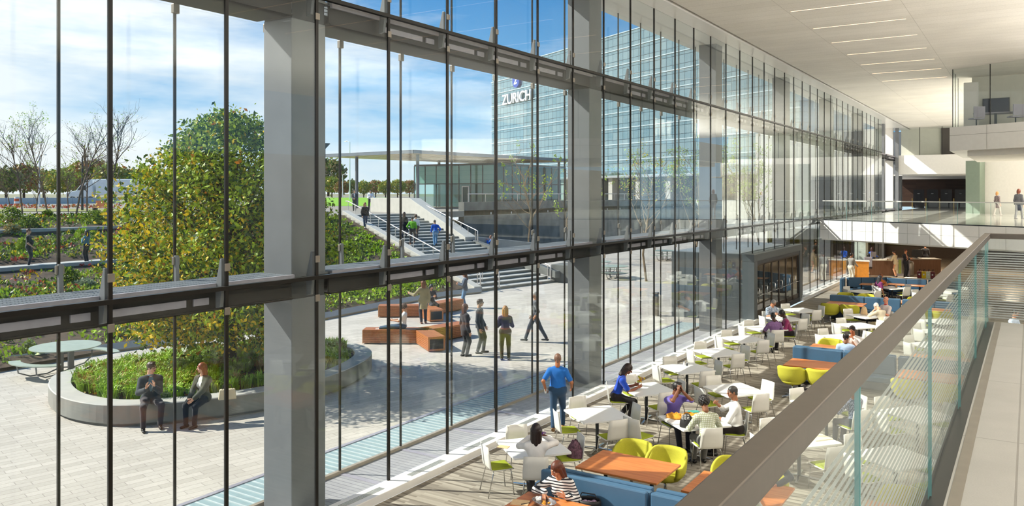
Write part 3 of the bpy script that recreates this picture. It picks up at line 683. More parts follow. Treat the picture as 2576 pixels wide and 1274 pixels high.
LB = leafmat('leaf_bright_green', '9fc226'); LR = leafmat('leaf_red', 'b0453a'); LGR = leafmat('blade_green', '98b83a'); LT = leafmat('blade_straw', 'a88a3c'); LGG = leafmat('leaf_grey_green', '8d9c78')
def fastmesh(name, v, f, mi, mats, parent=None):
    me = bpy.data.meshes.new(name); n, k = len(f), f.shape[1]
    me.vertices.add(len(v)); me.vertices.foreach_set('co', np.ascontiguousarray(v, np.float32).ravel())
    me.loops.add(n*k); me.loops.foreach_set('vertex_index', np.ascontiguousarray(f, np.int32).ravel())
    me.polygons.add(n); me.polygons.foreach_set('loop_start', np.arange(0, n*k, k, dtype=np.int32))
    if mi is not None: me.polygons.foreach_set('material_index', np.ascontiguousarray(mi, np.int32))
    for m in mats: me.materials.append(m)
    me.update(calc_edges=True); me.validate()
    o = bpy.data.objects.new(name, me); COL.objects.link(o)
    if parent: o.parent = parent
    return o
def rdir(n, up=0.0):
    d = NR.normal(size=(n, 3)); d[:, 2] += up; return d/np.linalg.norm(d, axis=1)[:, None]
def leaves(c, size, up=.0, wid=.5, d=None):
    """one folded four-cornered leaf per row of c"""
    n = len(c); d = rdir(n, up) if d is None else d; s = size*NR.uniform(.6, 1.3, n)[:, None]
    a = np.cross(d, rdir(n)); a /= np.linalg.norm(a, axis=1)[:, None]; nn = np.cross(d, a)
    v = np.stack([c, c+d*s*.5+a*s*wid*.5+nn*s*.08, c+d*s, c+d*s*.5-a*s*wid*.5+nn*s*.08], 1).reshape(-1, 3)
    return v, np.arange(4*n).reshape(n, 4)
M_bark = mat('dark_bark', '3d3229', .9, 0, .3, 8, .4); M_twig = mat('grey_twig_bark', '6a5a4c', .9, 0, .2, 8, .2); M_barkl = mat('pale_bark', '85735c', .9, 0, .2, 8, .2)
def branchy(rnd, base, h, r, spread, depth=4, n0=8, lift=.5, start=.25):
    """tubes of a branching tree; returns builder and twig tips"""
    mb = MB(); tips = []
    def grow(p, d, L, rr, lv):
        pts = [p]; k = 4
        for i in range(k):
            d = (d+Vector((rnd.gauss(0, .13), rnd.gauss(0, .13), rnd.gauss(0, .08)+.06*lift))).normalized(); pts.append(pts[-1]+d*L/k)
        mb.tube(pts, [rr*(1-.55*i/k) for i in range(k+1)], 6 if lv == 0 else (5 if lv == 1 else 3), cap=lv < 2)
        if lv >= depth: tips.append(pts[-1]); tips.append(pts[-2]); return
        nb = n0 if lv == 0 else 3
        for j in range(nb):
            t = start+(1-start)*(j+rnd.random()*.6)/nb if lv == 0 else .35+.6*(j+rnd.random()*.5)/nb
            q = min(k-1, int(t*k)); pp = pts[q].lerp(pts[q+1], t*k-q)
            az = rnd.random()*2*PI; e = d.orthogonal().normalized(); f = d.cross(e)
            side = (e*math.cos(az)+f*math.sin(az)); nd = (d*(1-spread)+side*spread+Vector((0, 0, .15*lift))).normalized()
            ll = L*(.62-.32*t if lv == 0 else .58)*rnd.uniform(.8, 1.15)
            grow(pp, nd, ll, rr*.45, lv+1)
        if lv == 0: tips.append(pts[-1])
    grow(Vector(base), Vector((0, 0, 1)), h, r, 0)
    return mb, np.array([tuple(t) for t in tips])
# ---- the big leafy tree in the planter
rn = random.Random(3)
bt_ = thing('leafy_tree', 'large bushy green and gold tree growing out of the round planter', 'tree', (-18.85, 14.65, .45))
mb = MB(); mb.tube([(0, 0, -.1), (.02, 0, .6), (-.05, .03, 1.5), (.03, .0, 2.6), (0, .05, 4.2), (.05, 0, 5.8)], [.2, .17, .15, .12, .08, .03], 10)
def crown_r(z):   # radius of the crown at height z above the planter
    return float(np.interp(z, [.6, 1.1, 1.9, 2.8, 3.7, 4.6, 5.5, 6.2, 6.7, 7.05], [.7, 2.2, 2.9, 3.1, 2.95, 2.7, 2.3, 1.75, 1.0, .25]))
cl = []
for i in range(90):
    z0 = rn.uniform(.7, 4.6); az = rn.random()*2*PI; z1 = min(6.8, z0+rn.uniform(-.3, 2.4)); R = crown_r(z1)*rn.uniform(.75, 1.02)
    p0 = Vector((0, 0, z0)); p2 = Vector((R*math.cos(az), R*math.sin(az), z1)); pm = p0.lerp(p2, .5)+Vector((rn.gauss(0, .15), rn.gauss(0, .15), .15))
    mb.tube([p0, p0.lerp(pm, .5), pm, pm.lerp(p2, .5)+Vector((0, 0, rn.gauss(0, .08))), p2], [.05, .04, .028, .018, .008], 5)
    for j in range(4):
        t = rn.uniform(.4, .95); q = pm.lerp(p2, (t-.5)*2) if t > .5 else p0.lerp(pm, t*2)
        e = q+Vector((rn.gauss(0, .45), rn.gauss(0, .45), rn.gauss(.1, .3))); mb.tube([q, q.lerp(e, .5)+Vector((0, 0, .05)), e], [.014, .009, .004], 3); cl.append(tuple(e)); cl.append(tuple(q.lerp(e, .6)))
    cl.append(tuple(p2))
mb.build('trunk', M_bark, bt_, True)
zz_ = NR.uniform(.75, 7.0, 1500); rr_ = np.array([crown_r(z) for z in zz_])*(NR.uniform(.25, 1, 1500)**.45)*1.02; aa_ = NR.uniform(0, 2*PI, 1500)
lump = 1+.13*np.sin(aa_*3+zz_*1.7)+.12*np.sin(aa_*7-zz_*3)
extra = np.stack([rr_*lump*np.cos(aa_), rr_*lump*np.sin(aa_), zz_], 1)
cl = np.vstack([np.array(cl), extra])
pts = np.repeat(cl, 24, 0)+NR.normal(0, .14, (len(cl)*24, 3))
spray = NR.normal(0, 1, (500, 3)); spray /= np.linalg.norm(spray, axis=1)[:, None]
v_, f_ = leaves(pts, .135, -.35, .5)
u_ = NR.random(len(f_)); warm = np.clip(.5-.11*(pts[:, 2]-2.2)-.10*(pts[:, 0]*.84+pts[:, 1]*.54), .1, .85)
mi_ = np.where(u_ < warm*.6, 1, np.where(u_ < warm*.6+.012, 3, np.where(u_ < .72, 0, 2)))
fastmesh('foliage', v_, f_, mi_, [LG, LY, LD, LO], bt_)
# ---- bare young trees
def bare(name, lab, loc, h, seed, leafn=0, lm=None, spread=.5, bark=None, n0=11, group=None, lsize=.12, start=.28, frac=.3):
    rnd = random.Random(seed); t = thing(name, lab, 'tree', loc, rnd.random()*6, group)
    mb, tips = branchy(rnd, (0, 0, 0), h, h*.0075+.025, spread, 3, n0, .8, start)
    mb.build('trunk', bark or M_bark, t)
    if leafn:
        sel = tips[NR.choice(len(tips), max(3, int(len(tips)*frac)))]; c = np.repeat(sel, leafn, 0)+NR.normal(0, .13, (len(sel)*leafn, 3))
        v, f = leaves(c, lsize, -.2); fastmesh('foliage', v, f, NR.integers(0, len(lm), len(f)), lm, t)
    return t
for i, (u, v, tv, lf, lab) in enumerate([
    (25, 522, 425, 2, 'small twiggy tree nearest the left end of the roadside row'), (57, 541, 350, 3, 'thin bare tree in front of the road fence, tallest at the far left'),
    (92, 533, 440, 3, 'short bare tree beside the white lamp pole'), (119, 537, 322, 10, 'slim leafy sapling right behind the thin dark mullion'),
    (172, 534, 430, 6, 'small yellow tree in front of the white lorry nose'), (191, 543, 306, 4, 'tall bare tree standing on the terrace in front of the lorry'),
    (219, 534, 345, 2, 'leafless tree between the lorry and the black lamp post'), (268, 545, 300, 1, 'wide leafless tree behind the thick dark mullion')]):
    p = G(u, v, ZW); lam = (EYE-ZW)/((v-HV)/FPX); bare('bare_tree', lab, p, (v-tv)/FPX*lam*.92, 20+i, lf, [LB, LG] if lf > 3 else [LT, LB], .45, M_twig, 15)
def P_at(u, lam, z=0): q = AT(u, 500, lam); return Vector((q.x, q.y, z))
bare('young_tree', 'half bare tree with lime leaf tufts in front of the dark granite wall', P_at(1332, 63), 7.2, 51, 9, [LB, LB, LG], .52, M_barkl, 12, lsize=.2, frac=.16)
bare('young_tree', 'half bare tree with lime tufts near the second grey column', P_at(1415, 66), 6.6, 52, 8, [LB, LG], .5, M_barkl, 11, lsize=.2, frac=.18)
bare('young_tree', 'yellow green tree with a leaning trunk on the far plaza', G(1626, 708), 6.6, 53, 9, [LB, LB, LY], .52, M_barkl, 13, lsize=.13, start=.42, frac=.5)
bare('young_tree', 'green leafy tree left of the third grey column', P_at(1742, 58), 6.8, 54, 14, [LG, LB, LD], .5, M_barkl, 13, lsize=.15, start=.35, frac=.6)
bare('young_tree', 'green tree seen beyond the third grey column', P_at(1905, 56), 6.6, 55, 14, [LG, LB], .5, M_barkl, 13, lsize=.15, start=.35, frac=.6)
# ---- shrubs and ground cover of the slope
def shrub(lab, loc, r, h, mats, seed, n=420, ls=.13, name='shrub'):
    t = thing(name, lab, 'shrub', loc)
    d = rdir(n, .5); d[:, 2] = np.abs(d[:, 2]); k = NR.uniform(.55, 1, n)[:, None]**.5
    c = d*k*np.array([r, r, h]); v, f = leaves(np.repeat(c, 4, 0)+NR.normal(0, r*.09, (4*n, 3)), ls, .6)
    fastmesh('foliage', v, f, NR.integers(0, len(mats), len(f)), mats, t)
    mb = MB()
    for q in range(7): e = Vector(c[q*9]); mb.tube([(0, 0, -.05), e*.5, e*.95], [.02, .014, .006], 4)
    mb.build('stem', M_bark, t); return t
def onhill(u, v):
    lo, hi = 20., 90.
    for _ in range(40):
        m = (lo+hi)/2; p = AT(u, v, m)
        if p.z > hz(p.x, p.y): lo = m
        else: hi = m
    return Vector((p.x, p.y, hz(p.x, p.y)-.05)), m
for i, (u, v, wpx, hpx, mt, lab) in enumerate([
    (28, 560, 58, 42, [LD, LG], 'big round dark green shrub at the top left of the slope'), (70, 572, 46, 26, [LD, LD, LG], 'low dark green shrub below the big round one'),
    (120, 546, 26, 18, [LG, LD], 'small round shrub at the terrace edge behind the thin mullion'), (236, 562, 54, 34, [LG, LD], 'round green shrub left of the thick mullion at the terrace edge'),
    (205, 596, 30, 22, [LG, LB], 'yellowish shrub above the woman in the teal top'), (58, 632, 34, 34, [LG], 'green shrub right behind the man in black'),
    (168, 715, 58, 44, [LD, LG], 'dense dark green shrub above the lower catwalk'), (215, 722, 50, 20, [LGG, LGG], 'silvery low shrub beside the dense dark one'),
    (30, 585, 40, 22, [LGG, LT], 'wispy silver plant by the upper kerb wall'), (75, 885, 34, 30, [LGG, LG], 'pale leafy plant nearest the round picnic table'),
    (145, 880, 30, 20, [LG, LGG], 'small green plant left of the thick mullion under the catwalk'), (290, 845, 44, 30, [LGG, LG], 'grey green bush just under the catwalk beside the tree')]):
    p, lam = onhill(u, v); shrub(lab, p, wpx/2/FPX*lam, hpx/FPX*lam, mt, i, 300 if lam > 35 else 200, .12 if lam > 35 else .1)
def incam(x, y, z, m=60):
    R = x*CT+y*ST; F = -x*ST+y*CT; return F > 1 and -m < CU+FPX*R/F < 2600 and -m < HV-FPX*(z-EYE)/F < 1330
cs, ks = [], []
while len(cs) < 4300:
    x = NR.uniform(-55.5, -25.9); y = NR.uniform(8, 40.5)
    if y > 34.6+max(0, -x-24.95)*.385-.3: continue
    z = hz(x, y)
    if not incam(x, y, z) or -42.3 < x < -40.1 or -49.1 < x < -48.5: continue
    dens = .5+.5*math.sin(x*.9+math.sin(y*.6)*1.5)*math.cos(y*.55+x*.2)
    near = y > 24 and x > -40
    if NR.random() > (.06+.94*dens**2 if not near else .3+.7*dens): continue
    cs.append((x, y, z)); ks.append(0 if near or x > -33 else (1 if x > -42 or NR.random() < .5 else 2))
cs = np.array(cs); ks = np.array(ks); nl = 12
c = np.repeat(cs, nl, 0)+NR.normal(0, 1, (len(cs)*nl, 3))*np.array([.17, .17, .03])+np.array([0, 0, .06])
v_, f_ = leaves(c, .17, .9, .55)
kk = np.repeat(ks, nl); clr = np.repeat(NR.random(len(cs)), nl); u_ = NR.random(len(kk))
mi_ = np.where(kk == 0, np.where(clr < .55, 0, np.where(clr < .8, 1, 2)), np.where(clr < .12, 3, np.where(clr < .5, 1, np.where(clr < .7, 2, np.where(clr < .8, 4, 0)))))
mi_ = np.where(u_ < .2, 2, mi_)
tag(fastmesh('ground_cover', v_, f_, mi_, [LB, LG, LD, LR, LY]), 'leafy green gold and red ground cover over the planted slope', 'ground cover', kind='stuff')
# ---- the round planter
CP = [(-21.9, 11.6), (-20.9, 10.75), (-19.6, 10.25), (-18.5, 10.15), (-17.5, 10.4), (-16.7, 11.1), (-16.0, 12.2), (-15.5, 13.6), (-15.5, 15.2), (-15.9, 16.7), (-16.6, 18.0), (-17.6, 18.75), (-18.8, 18.9), (-20, 18.2), (-21, 16.8), (-21.7, 15), (-22.1, 13.2)]
def catmull(P, n=5):
    out = []; m = len(P)
    for i in range(m):
        a, b, c, d = (np.array(P[(i+j) % m]) for j in (-1, 0, 1, 2))
        for k in range(n):
            t = k/n; out.append(.5*((2*b)+(-a+c)*t+(2*a-5*b+4*c-d)*t*t+(-a+3*b-3*c+d)*t**3))
    return np.array(out)
ring = catmull(CP); ctr = ring.mean(0); tn = np.roll(ring, -1, 0)-np.roll(ring, 1, 0); nrm = np.stack([-tn[:, 1], tn[:, 0]], 1); nrm /= np.linalg.norm(nrm, axis=1)[:, None]
if ((ring[0]+nrm[0]-ctr)**2).sum() > ((ring[0]-ctr)**2).sum(): nrm = -nrm
pl = thing('round_planter', 'large curved concrete planter ring with a seat height wall', 'planter', kind='structure')
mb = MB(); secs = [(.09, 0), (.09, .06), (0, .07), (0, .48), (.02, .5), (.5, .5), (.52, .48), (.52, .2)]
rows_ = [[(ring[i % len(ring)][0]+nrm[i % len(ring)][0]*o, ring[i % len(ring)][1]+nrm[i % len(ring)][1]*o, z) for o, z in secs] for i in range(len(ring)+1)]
mb.sheet(rows_); mb.mi = [1 if (i % 7) < 3 else 0 for i in range(len(mb.f))]; mb.build('planter_wall', [M_conc, mat('darker_concrete', '87867f', .85, 0, .15, 1.5, .1)], pl)  # outer face and foot of the wall are darker than its top
inn = ring+nrm*.5
mb = MB(); mb.add([(ctr[0], ctr[1], .5)]+[(p[0], p[1], .38) for p in inn], [(0, 1+i, 1+(i+1) % len(inn)) for i in range(len(inn))]); mb.build('planter_soil', M_soil, pl)
def inring(x, y, mgn=.55):
    d = ((ring-np.array([x, y]))**2).sum(1); i = d.argmin(); return np.dot(np.array([x, y])-ring[i], nrm[i]) > mgn
tf = []
while len(tf) < 620:
    x, y = NR.uniform(-22, -15.4), NR.uniform(10, 19)
    if not inring(x, y, .62): continue
    mulch = math.exp(-((x+17.0)**2+(y-14.2)**2)/1.3)+math.exp(-((x+17.2)**2+(y-17.6)**2)/.5)+math.exp(-((x+18.9)**2+(y-14.6)**2)/.3)
    if NR.random() < mulch: continue
    tf.append((x, y))
tf = np.array(tf); nb = 38; b0 = np.repeat(np.c_[tf, np.full(len(tf), .42)], nb, 0)+NR.normal(0, .05, (len(tf)*nb, 3))*np.array([1, 1, 0])
n = len(b0); az = NR.uniform(0, 2*PI, n); L = NR.uniform(.22, .5, n); out = NR.uniform(.15, .75, n)
h1 = np.stack([np.cos(az)*out*L*.4, np.sin(az)*out*L*.4, L*.65], 1); h2 = np.stack([np.cos(az)*out*L*1.1, np.sin(az)*out*L*1.1, L*(.95-.5*out)], 1)
wv = np.stack([-np.sin(az), np.cos(az), np.zeros(n)], 1)*.015
v_ = np.stack([b0-wv, b0+wv, b0+h1+wv, b0+h1-wv, b0+h2], 1).reshape(-1, 3); o_ = np.arange(n)[:, None]*5
f_ = np.vstack([o_+np.array([0, 1, 2, 3]), o_+np.array([3, 2, 4, 4])])[:, :4]
q4 = o_+np.array([[0, 1, 2, 3]]); t3 = o_+np.array([[3, 2, 4]])
me_v = v_; allf = np.vstack([np.c_[t3[:, 0], t3[:, 1], t3[:, 2]], np.c_[q4[:, 0], q4[:, 1], q4[:, 2]], np.c_[q4[:, 0], q4[:, 2], q4[:, 3]]])
tone = np.repeat(NR.random(len(tf)), nb); mi1 = np.where(tone < .55, 0, np.where(tone < .85, 1, 2)); mi_ = np.concatenate([mi1, mi1, mi1])
tag(fastmesh('ornamental_grass', me_v, allf, mi_, [LGR, LB, LT]), 'tufts of green ornamental grass filling the round planter', 'grass', kind='stuff')
lp = []
while len(lp) < 900:
    x, y = NR.uniform(-22, -15.4), NR.uniform(10, 19)
    if inring(x, y, .55): lp.append((x, y, .47+.03*NR.random()))
v_, f_ = leaves(np.array(lp), .09, 0, .5, d=np.c_[NR.normal(size=(900, 2)), np.zeros(900)]/1.4)
tag(fastmesh('fallen_leaves', v_, f_, NR.integers(0, 2, len(f_)), [LT, LO]), 'brown and gold fallen leaves on the planter mulch', 'leaves', kind='stuff')
# ---- far autumn trees along the road
FO, FT, FG, FY, FD = [leafmat('far_leaf_'+n, c) for n, c in (('orange', 'a8683a'), ('tan', '9a8a5a'), ('green', '7f9440'), ('yellow', 'b9a83c'), ('dark', '5a6a3a'))]
FARM = {'rust orange': [FO, FT, FG], 'yellow green': [FY, FG, FG], 'dull olive': [FT, FD, FG]}
protos = {}
FL = {'rust orange': 'rounded rust orange autumn tree beyond the distant road', 'yellow green': 'rounded yellow green tree beyond the distant road', 'dull olive': 'dull olive tree beyond the distant road'}
def fartree(kind, loc, s, rz):
    if kind not in protos:
        t = thing('distant_tree', FL[kind], 'tree', loc, rz, 'distant trees of one look: '+kind)
        d = rdir(1400, .2); c = d*(NR.uniform(.4, 1, 1400)[:, None]**.5)*np.array([3.2, 3.2, 2.6])+np.array([0, 0, 4.2])
        v, f = leaves(c, .7, 0, .7); fastmesh('foliage', v, f, NR.integers(0, 3, len(f)), FARM[kind], t)
        MB().tube([(0, 0, -.02), (0, 0, 2.5), (.2, 0, 4.5)], [.25, .2, .08], 6).build('trunk', M_bark, t)
        protos[kind] = t
    else: t = dup(protos[kind], None, loc, rz)
    t.scale = (s, s, s); return t
kinds = ['dull olive', 'yellow green', 'rust orange']
for i, (u, lam, s, k) in enumerate([(-40, 190, 1.5, 0), (15, 170, 1.2, 0), (60, 200, 1.5, 2), (110, 210, 1.3, 0), (150, 190, 1.2, 1), (185, 230, 1.6, 1), (215, 210, 1.7, 2), (245, 220, 1.8, 2), (280, 200, 1.5, 1), (320, 230, 1.5, 0), (370, 210, 1.4, 1), (430, 230, 1.5, 0), (500, 220, 1.5, 1), (560, 230, 1.5, 2), (620, 220, 1.3, 0), (700, 260, 1.3, 1), (835, 300, 1.3, 1), (860, 280, 1.0, 2), (885, 290, 1.1, 0), (915, 280, 1.0, 1), (945, 300, 1.1, 2), (970, 280, 1.0, 1), (1000, 290, 1.1, 1), (1030, 300, 1.1, 2), (826, 420, 3.4, 0)]):
    fartree(kinds[k], P_at(u, lam, ZW), s*.85, i*1.3)
bpy.data.objects['office_tower'].location.z = 0
fb_ = []
for _ in range(420):
    p = G(NR.uniform(-30, 300), NR.uniform(521.5, 525), ZW)
    fb_.append((p.x+NR.normal(0, .3), p.y+NR.normal(0, .3), ZW+NR.uniform(0, .2)))
v_, f_ = leaves(np.array(fb_), .32, .6, .6)
tag(fastmesh('flower_bed', v_, f_, NR.integers(0, 3, len(f_)), [LO, LR, FT]), 'strip of red and orange flowers in front of the road barrier', 'flower bed', kind='stuff')
# ================================================================ dining furniture
M_lime = mat('lime_seat_fabric', '98a42e', .85, 0, .06, 60, .1, .3)
M_limearm = mat('lime_armchair_fabric', 'b9b43c', .85, 0, .05, 60, .1, .3)
M_shell = mat('white_chair_shell', 'dedbd2', .45, 0, .02)
M_top = mat('white_laminate', 'efeeea', .28, 0, .01)
M_tedge = mat('pale_table_edge', 'c9c8c3', .4)
M_woodt = wood('cherry_tabletop', 'b2612a', 'd58a4c', 0, 1, .32)
M_bluev = mat('slate_blue_vinyl', '44647f', .38, 0, .05, 3, 0, .5)
M_navyv = mat('dark_navy_base', '26364c', .45, 0, .05)
def shell_mesh():
    prof = [(.23, .452), (.15, .448), (0, .444), (-.13, .446), (-.19, .462), (-.215, .51), (-.228, .60), (-.24, .72), (-.262, .87)]
    rows = []
    for y, z in prof:
        w = .225 if z < .6 else .225-.02*(z-.6)/.27
        rows.append([(w*s, y+(.02*s*s if z > .5 else 0), z+(.012*s*s if z <= .5 else 0)) for s in (-1, -.6, -.2, .2, .6, 1)])
    return MB().sheet(rows)
def make_chair(loc, rz, lab):
    t = thing('dining_chair', lab, 'chair', loc, rz, 'white dining chairs with lime seats')
    shell_mesh().build('shell', M_shell, t, True, solid=.014)
    MB().ob((0, .02, .472), ((1, 0, 0), (0, 1, 0), (0, 0, 1)), (.2, .195, .018)).build('seat_pad', M_lime, t, bevel=.014)
    for sx in (-1, 1):
        MB().tube([(sx*.13, .16, .432), (sx*.19, .18, .43), (sx*.205, .19, .40), (sx*.225, .23, .0)], .0095, 8).build('leg', M_chrome, t, True)
        MB().tube([(sx*.13, -.12, .432), (sx*.19, -.14, .43), (sx*.205, -.15, .40), (sx*.225, -.25, .0)], .0095, 8).build('leg', M_chrome, t, True)
    return t
chair_proto = [None]
def chair(x, y, face, lab):
    """face: world angle the sitter looks towards"""
    rz = face-PI/2
    if chair_proto[0] is None: chair_proto[0] = make_chair((x, y, 0), rz, lab); return chair_proto[0]
    return dup(chair_proto[0], lab, (x, y, 0), rz)
def make_table(loc, rz, lab):
    t = thing('square_table', lab, 'table', loc, rz, 'white square dining tables')
    h = .535; n = 5; poly = []
    for cx, cy_, a0 in ((1, 1, 0), (-1, 1, 90), (-1, -1, 180), (1, -1, 270)):
        for k in range(n): a = math.radians(a0+90*k/(n-1)); poly.append((cx*(h-.03)+.03*math.cos(a), cy_*(h-.03)+.03*math.sin(a)))
    MB().prism(poly, .712, .742).build('tabletop', M_top, t)
    MB().tube([(0, 0, .03), (0, 0, .712)], .034, 12).build('pedestal', M_dark, t, True)
    for k in range(4):
        a = PI/4+PI/2*k; MB().bar((0, 0, .045), (.40*math.cos(a), .40*math.sin(a), .018), .055, .022).build('leg', M_chrome, t, bevel=.005)
    return t
tp = [None]
def table(x, y, lab, rz=math.radians(52)):
    if tp[0] is None: tp[0] = make_table((x, y, 0), rz, lab); return tp[0]
    return dup(tp[0], lab, (x, y, 0), rz)
SIDES = {'a': (math.radians(52+180), 'near window side'), 'b': (math.radians(-38), 'near aisle side'), 'c': (math.radians(52), 'far aisle side'), 'd': (math.radians(142), 'far window side')}
rowA = [12.37, 14.92, 17.46, 20.1, 22.62, 25.1, 27.5, 30.0, 32.5]
TABS = [(-7.52, y, '%s white table of the window row' % ORD[i]) for i, y in enumerate(rowA)]
TABS += [(-5.66, 15.52, 'white table strewn with food wrappers'), (-5.76, 18.5, 'empty white table between the food table and the window row'),
         (-4.95, 27.1, 'white table just beyond the second blue booth'), (-4.95, 29.8, 'white table in the middle of the aisle'), (-5.1, 32.3, 'white table with the paper bag'),
         (-3.62, 15.5, 'white table half crossed by the handrail'), (-3.7, 18.3, 'white table of the woman in the speckled top'), (-1.95, 15.25, 'nearest white table behind the striped railing'), (-1.95, 18.5, 'second white table behind the striped railing'),
         (-2.4, 27.2, 'third white table behind the striped railing'), (-2.5, 29.9, 'fourth white table behind the striped railing'), (-2.6, 32.4, 'last white table behind the striped railing'),
         (-6.6, 40.3, 'white table before the corner booth on its left'), (-5.6, 42.6, 'white table of the red haired woman'), (-3.7, 40.6, 'white table before the corner booth on its right'), (-3.2, 42.8, 'white table at the right end of the far booth')]
SHORT = {'white table in the middle of the aisle': 'mid aisle table', 'white table with the paper bag': 'paper bag table', 'white table strewn with food wrappers': 'table of wrappers', 'empty white table between the food table and the window row': 'bare table behind the food', 'white table just beyond the second blue booth': 'table beyond the second booth',
         'white table half crossed by the handrail': 'table under the handrail', 'white table of the woman in the speckled top': 'table of the speckled top', 'white table before the corner booth on its left': 'table left before the corner booth',
         'white table before the corner booth on its right': 'table right before the corner booth', 'white table at the right end of the far booth': 'table right of the far booth'}
OCC = {(0, 'b'), (2, 'a'), (6, 'b'), (6, 'c'), (7, 'd'), (9, 'd'), (9, 'b'), (9, 'c'), (15, 'b'), (13, 'b'), (13, 'c'), (22, 'a'), (22, 'd')}; SEAT = {}
MOVED = {(0, 'b'): (-7.1, 11.78, -.5, .87), (6, 'b'): (-7.02, 26.78, -.6, .8), (6, 'c'): (-6.85, 27.95, -.9, -.3), (9, 'b'): (-5.2, 14.98, -.66, .75), (9, 'c'): (-5.0, 16.08, -.85, -.35), (2, 'a'): (-8.08, 17.08, .88, .48)}
SKIP = {1: '', 9: 'd'}
JIT = {('food', 'a'): .22}
for i, (x, y, nm) in enumerate(TABS):
    table(x, y, 'square '+nm if not nm.startswith('empty') else nm.replace('white', 'square white'), math.radians(52)+RND.uniform(-.04, .04))
    for k, (ang, sd_) in SIDES.items():
        if i == 9 and k == 'a': r_ = 1.02
        else: r_ = .70+RND.uniform(-.04, .07)
        if (i, k) in OCC: r_ = .80
        elif i >= 10 and i < 21 and RND.random() < .12: continue
        f = ang+PI+RND.uniform(-.1, .1)
        if (i, k) in OCC: f = ang+PI
        cx, cy_ = x+r_*math.cos(ang), y+r_*math.sin(ang)
        if (i, k) in MOVED: cx, cy_ = MOVED[(i, k)][:2]; f = math.atan2(MOVED[(i, k)][3], MOVED[(i, k)][2])
        SEAT[(i, k)] = (Vector((cx-.05*math.cos(f), cy_-.05*math.sin(f), 0)), f)
        if i == 9 and k == 'a': cx -= .25; cy_ += .1; f += .45
        chair(cx, cy_, f, 'white lime-seated chair on the %s of the %s' % (sd_, SHORT.get(nm, nm).replace('white table', 'table')))
# wooden tables and lime armchairs
def wood_table(x, y, lab, L=1.45, W_=1.05):
    t = thing('wooden_table', lab, 'table', (x, y, 0), 0, 'cherry wood booth tables')
    MB().bx(-L/2, L/2, -W_/2, W_/2, .708, .742).build('tabletop', M_woodt, t, bevel=.006)
    for sx in (-1, 1):
        MB().tube([(sx*.42, 0, .03), (sx*.42, 0, .71)], .033, 10).build('pedestal', M_dark, t, True)
        MB().bar((sx*.42, -.32, .03), (sx*.42, .32, .03), .06, .03).build('leg', M_chrome, t, bevel=.006)
        MB().bar((sx*.42-.22, 0, .025), (sx*.42+.22, 0, .025), .06, .025).build('leg', M_chrome, t, bevel=.006)
    return t
def make_arm(loc, rz, lab):
    t = thing('lime_armchair', lab, 'armchair', loc, rz, 'lime tub armchairs')
    mb = MB(); rows = []
    for j in range(8):
        f = j/7; row = []
        for k in range(25):
            a = math.radians(-128+256*k/24); back = max(0, math.cos(a/1.6))
            top = .63+.21*max(0, min(1, (math.cos(a)+.25)/.9))**.8
            z = .36+(top-.36)*f; r = (.16+.15*min(1, f*2.2)**.6)+.02*f
            row.append((r*1.06*math.sin(a), -r*math.cos(a)-.02*f, z))
        rows.append(row)
    mb.sheet(rows); mb.build('tub_shell', M_limearm, t, True, solid=.045)
    MB().lathe([(.02, .36), (.22, .36), (.27, .40), (.27, .44), (.24, .465), (.02, .475)], 24).build('seat_cushion', M_limearm, t, True)
    MB().tube([(0, 0, .05), (0, 0, .37)], .027, 10).build('pedestal', M_chrome, t, True)
    for k in range(4):
        a = PI/4+PI/2*k; MB().bar((0, 0, .06), (.30*math.cos(a), .30*math.sin(a), .02), .04, .022).build('leg', M_chrome, t, bevel=.004)
    return t
ap = [None]
def arm(x, y, face, lab):
    if ap[0] is None: ap[0] = make_arm((x, y, 0), face-PI/2, lab); return
    dup(ap[0], lab, (x, y, 0), face-PI/2)
S_, N_ = -PI/2, PI/2
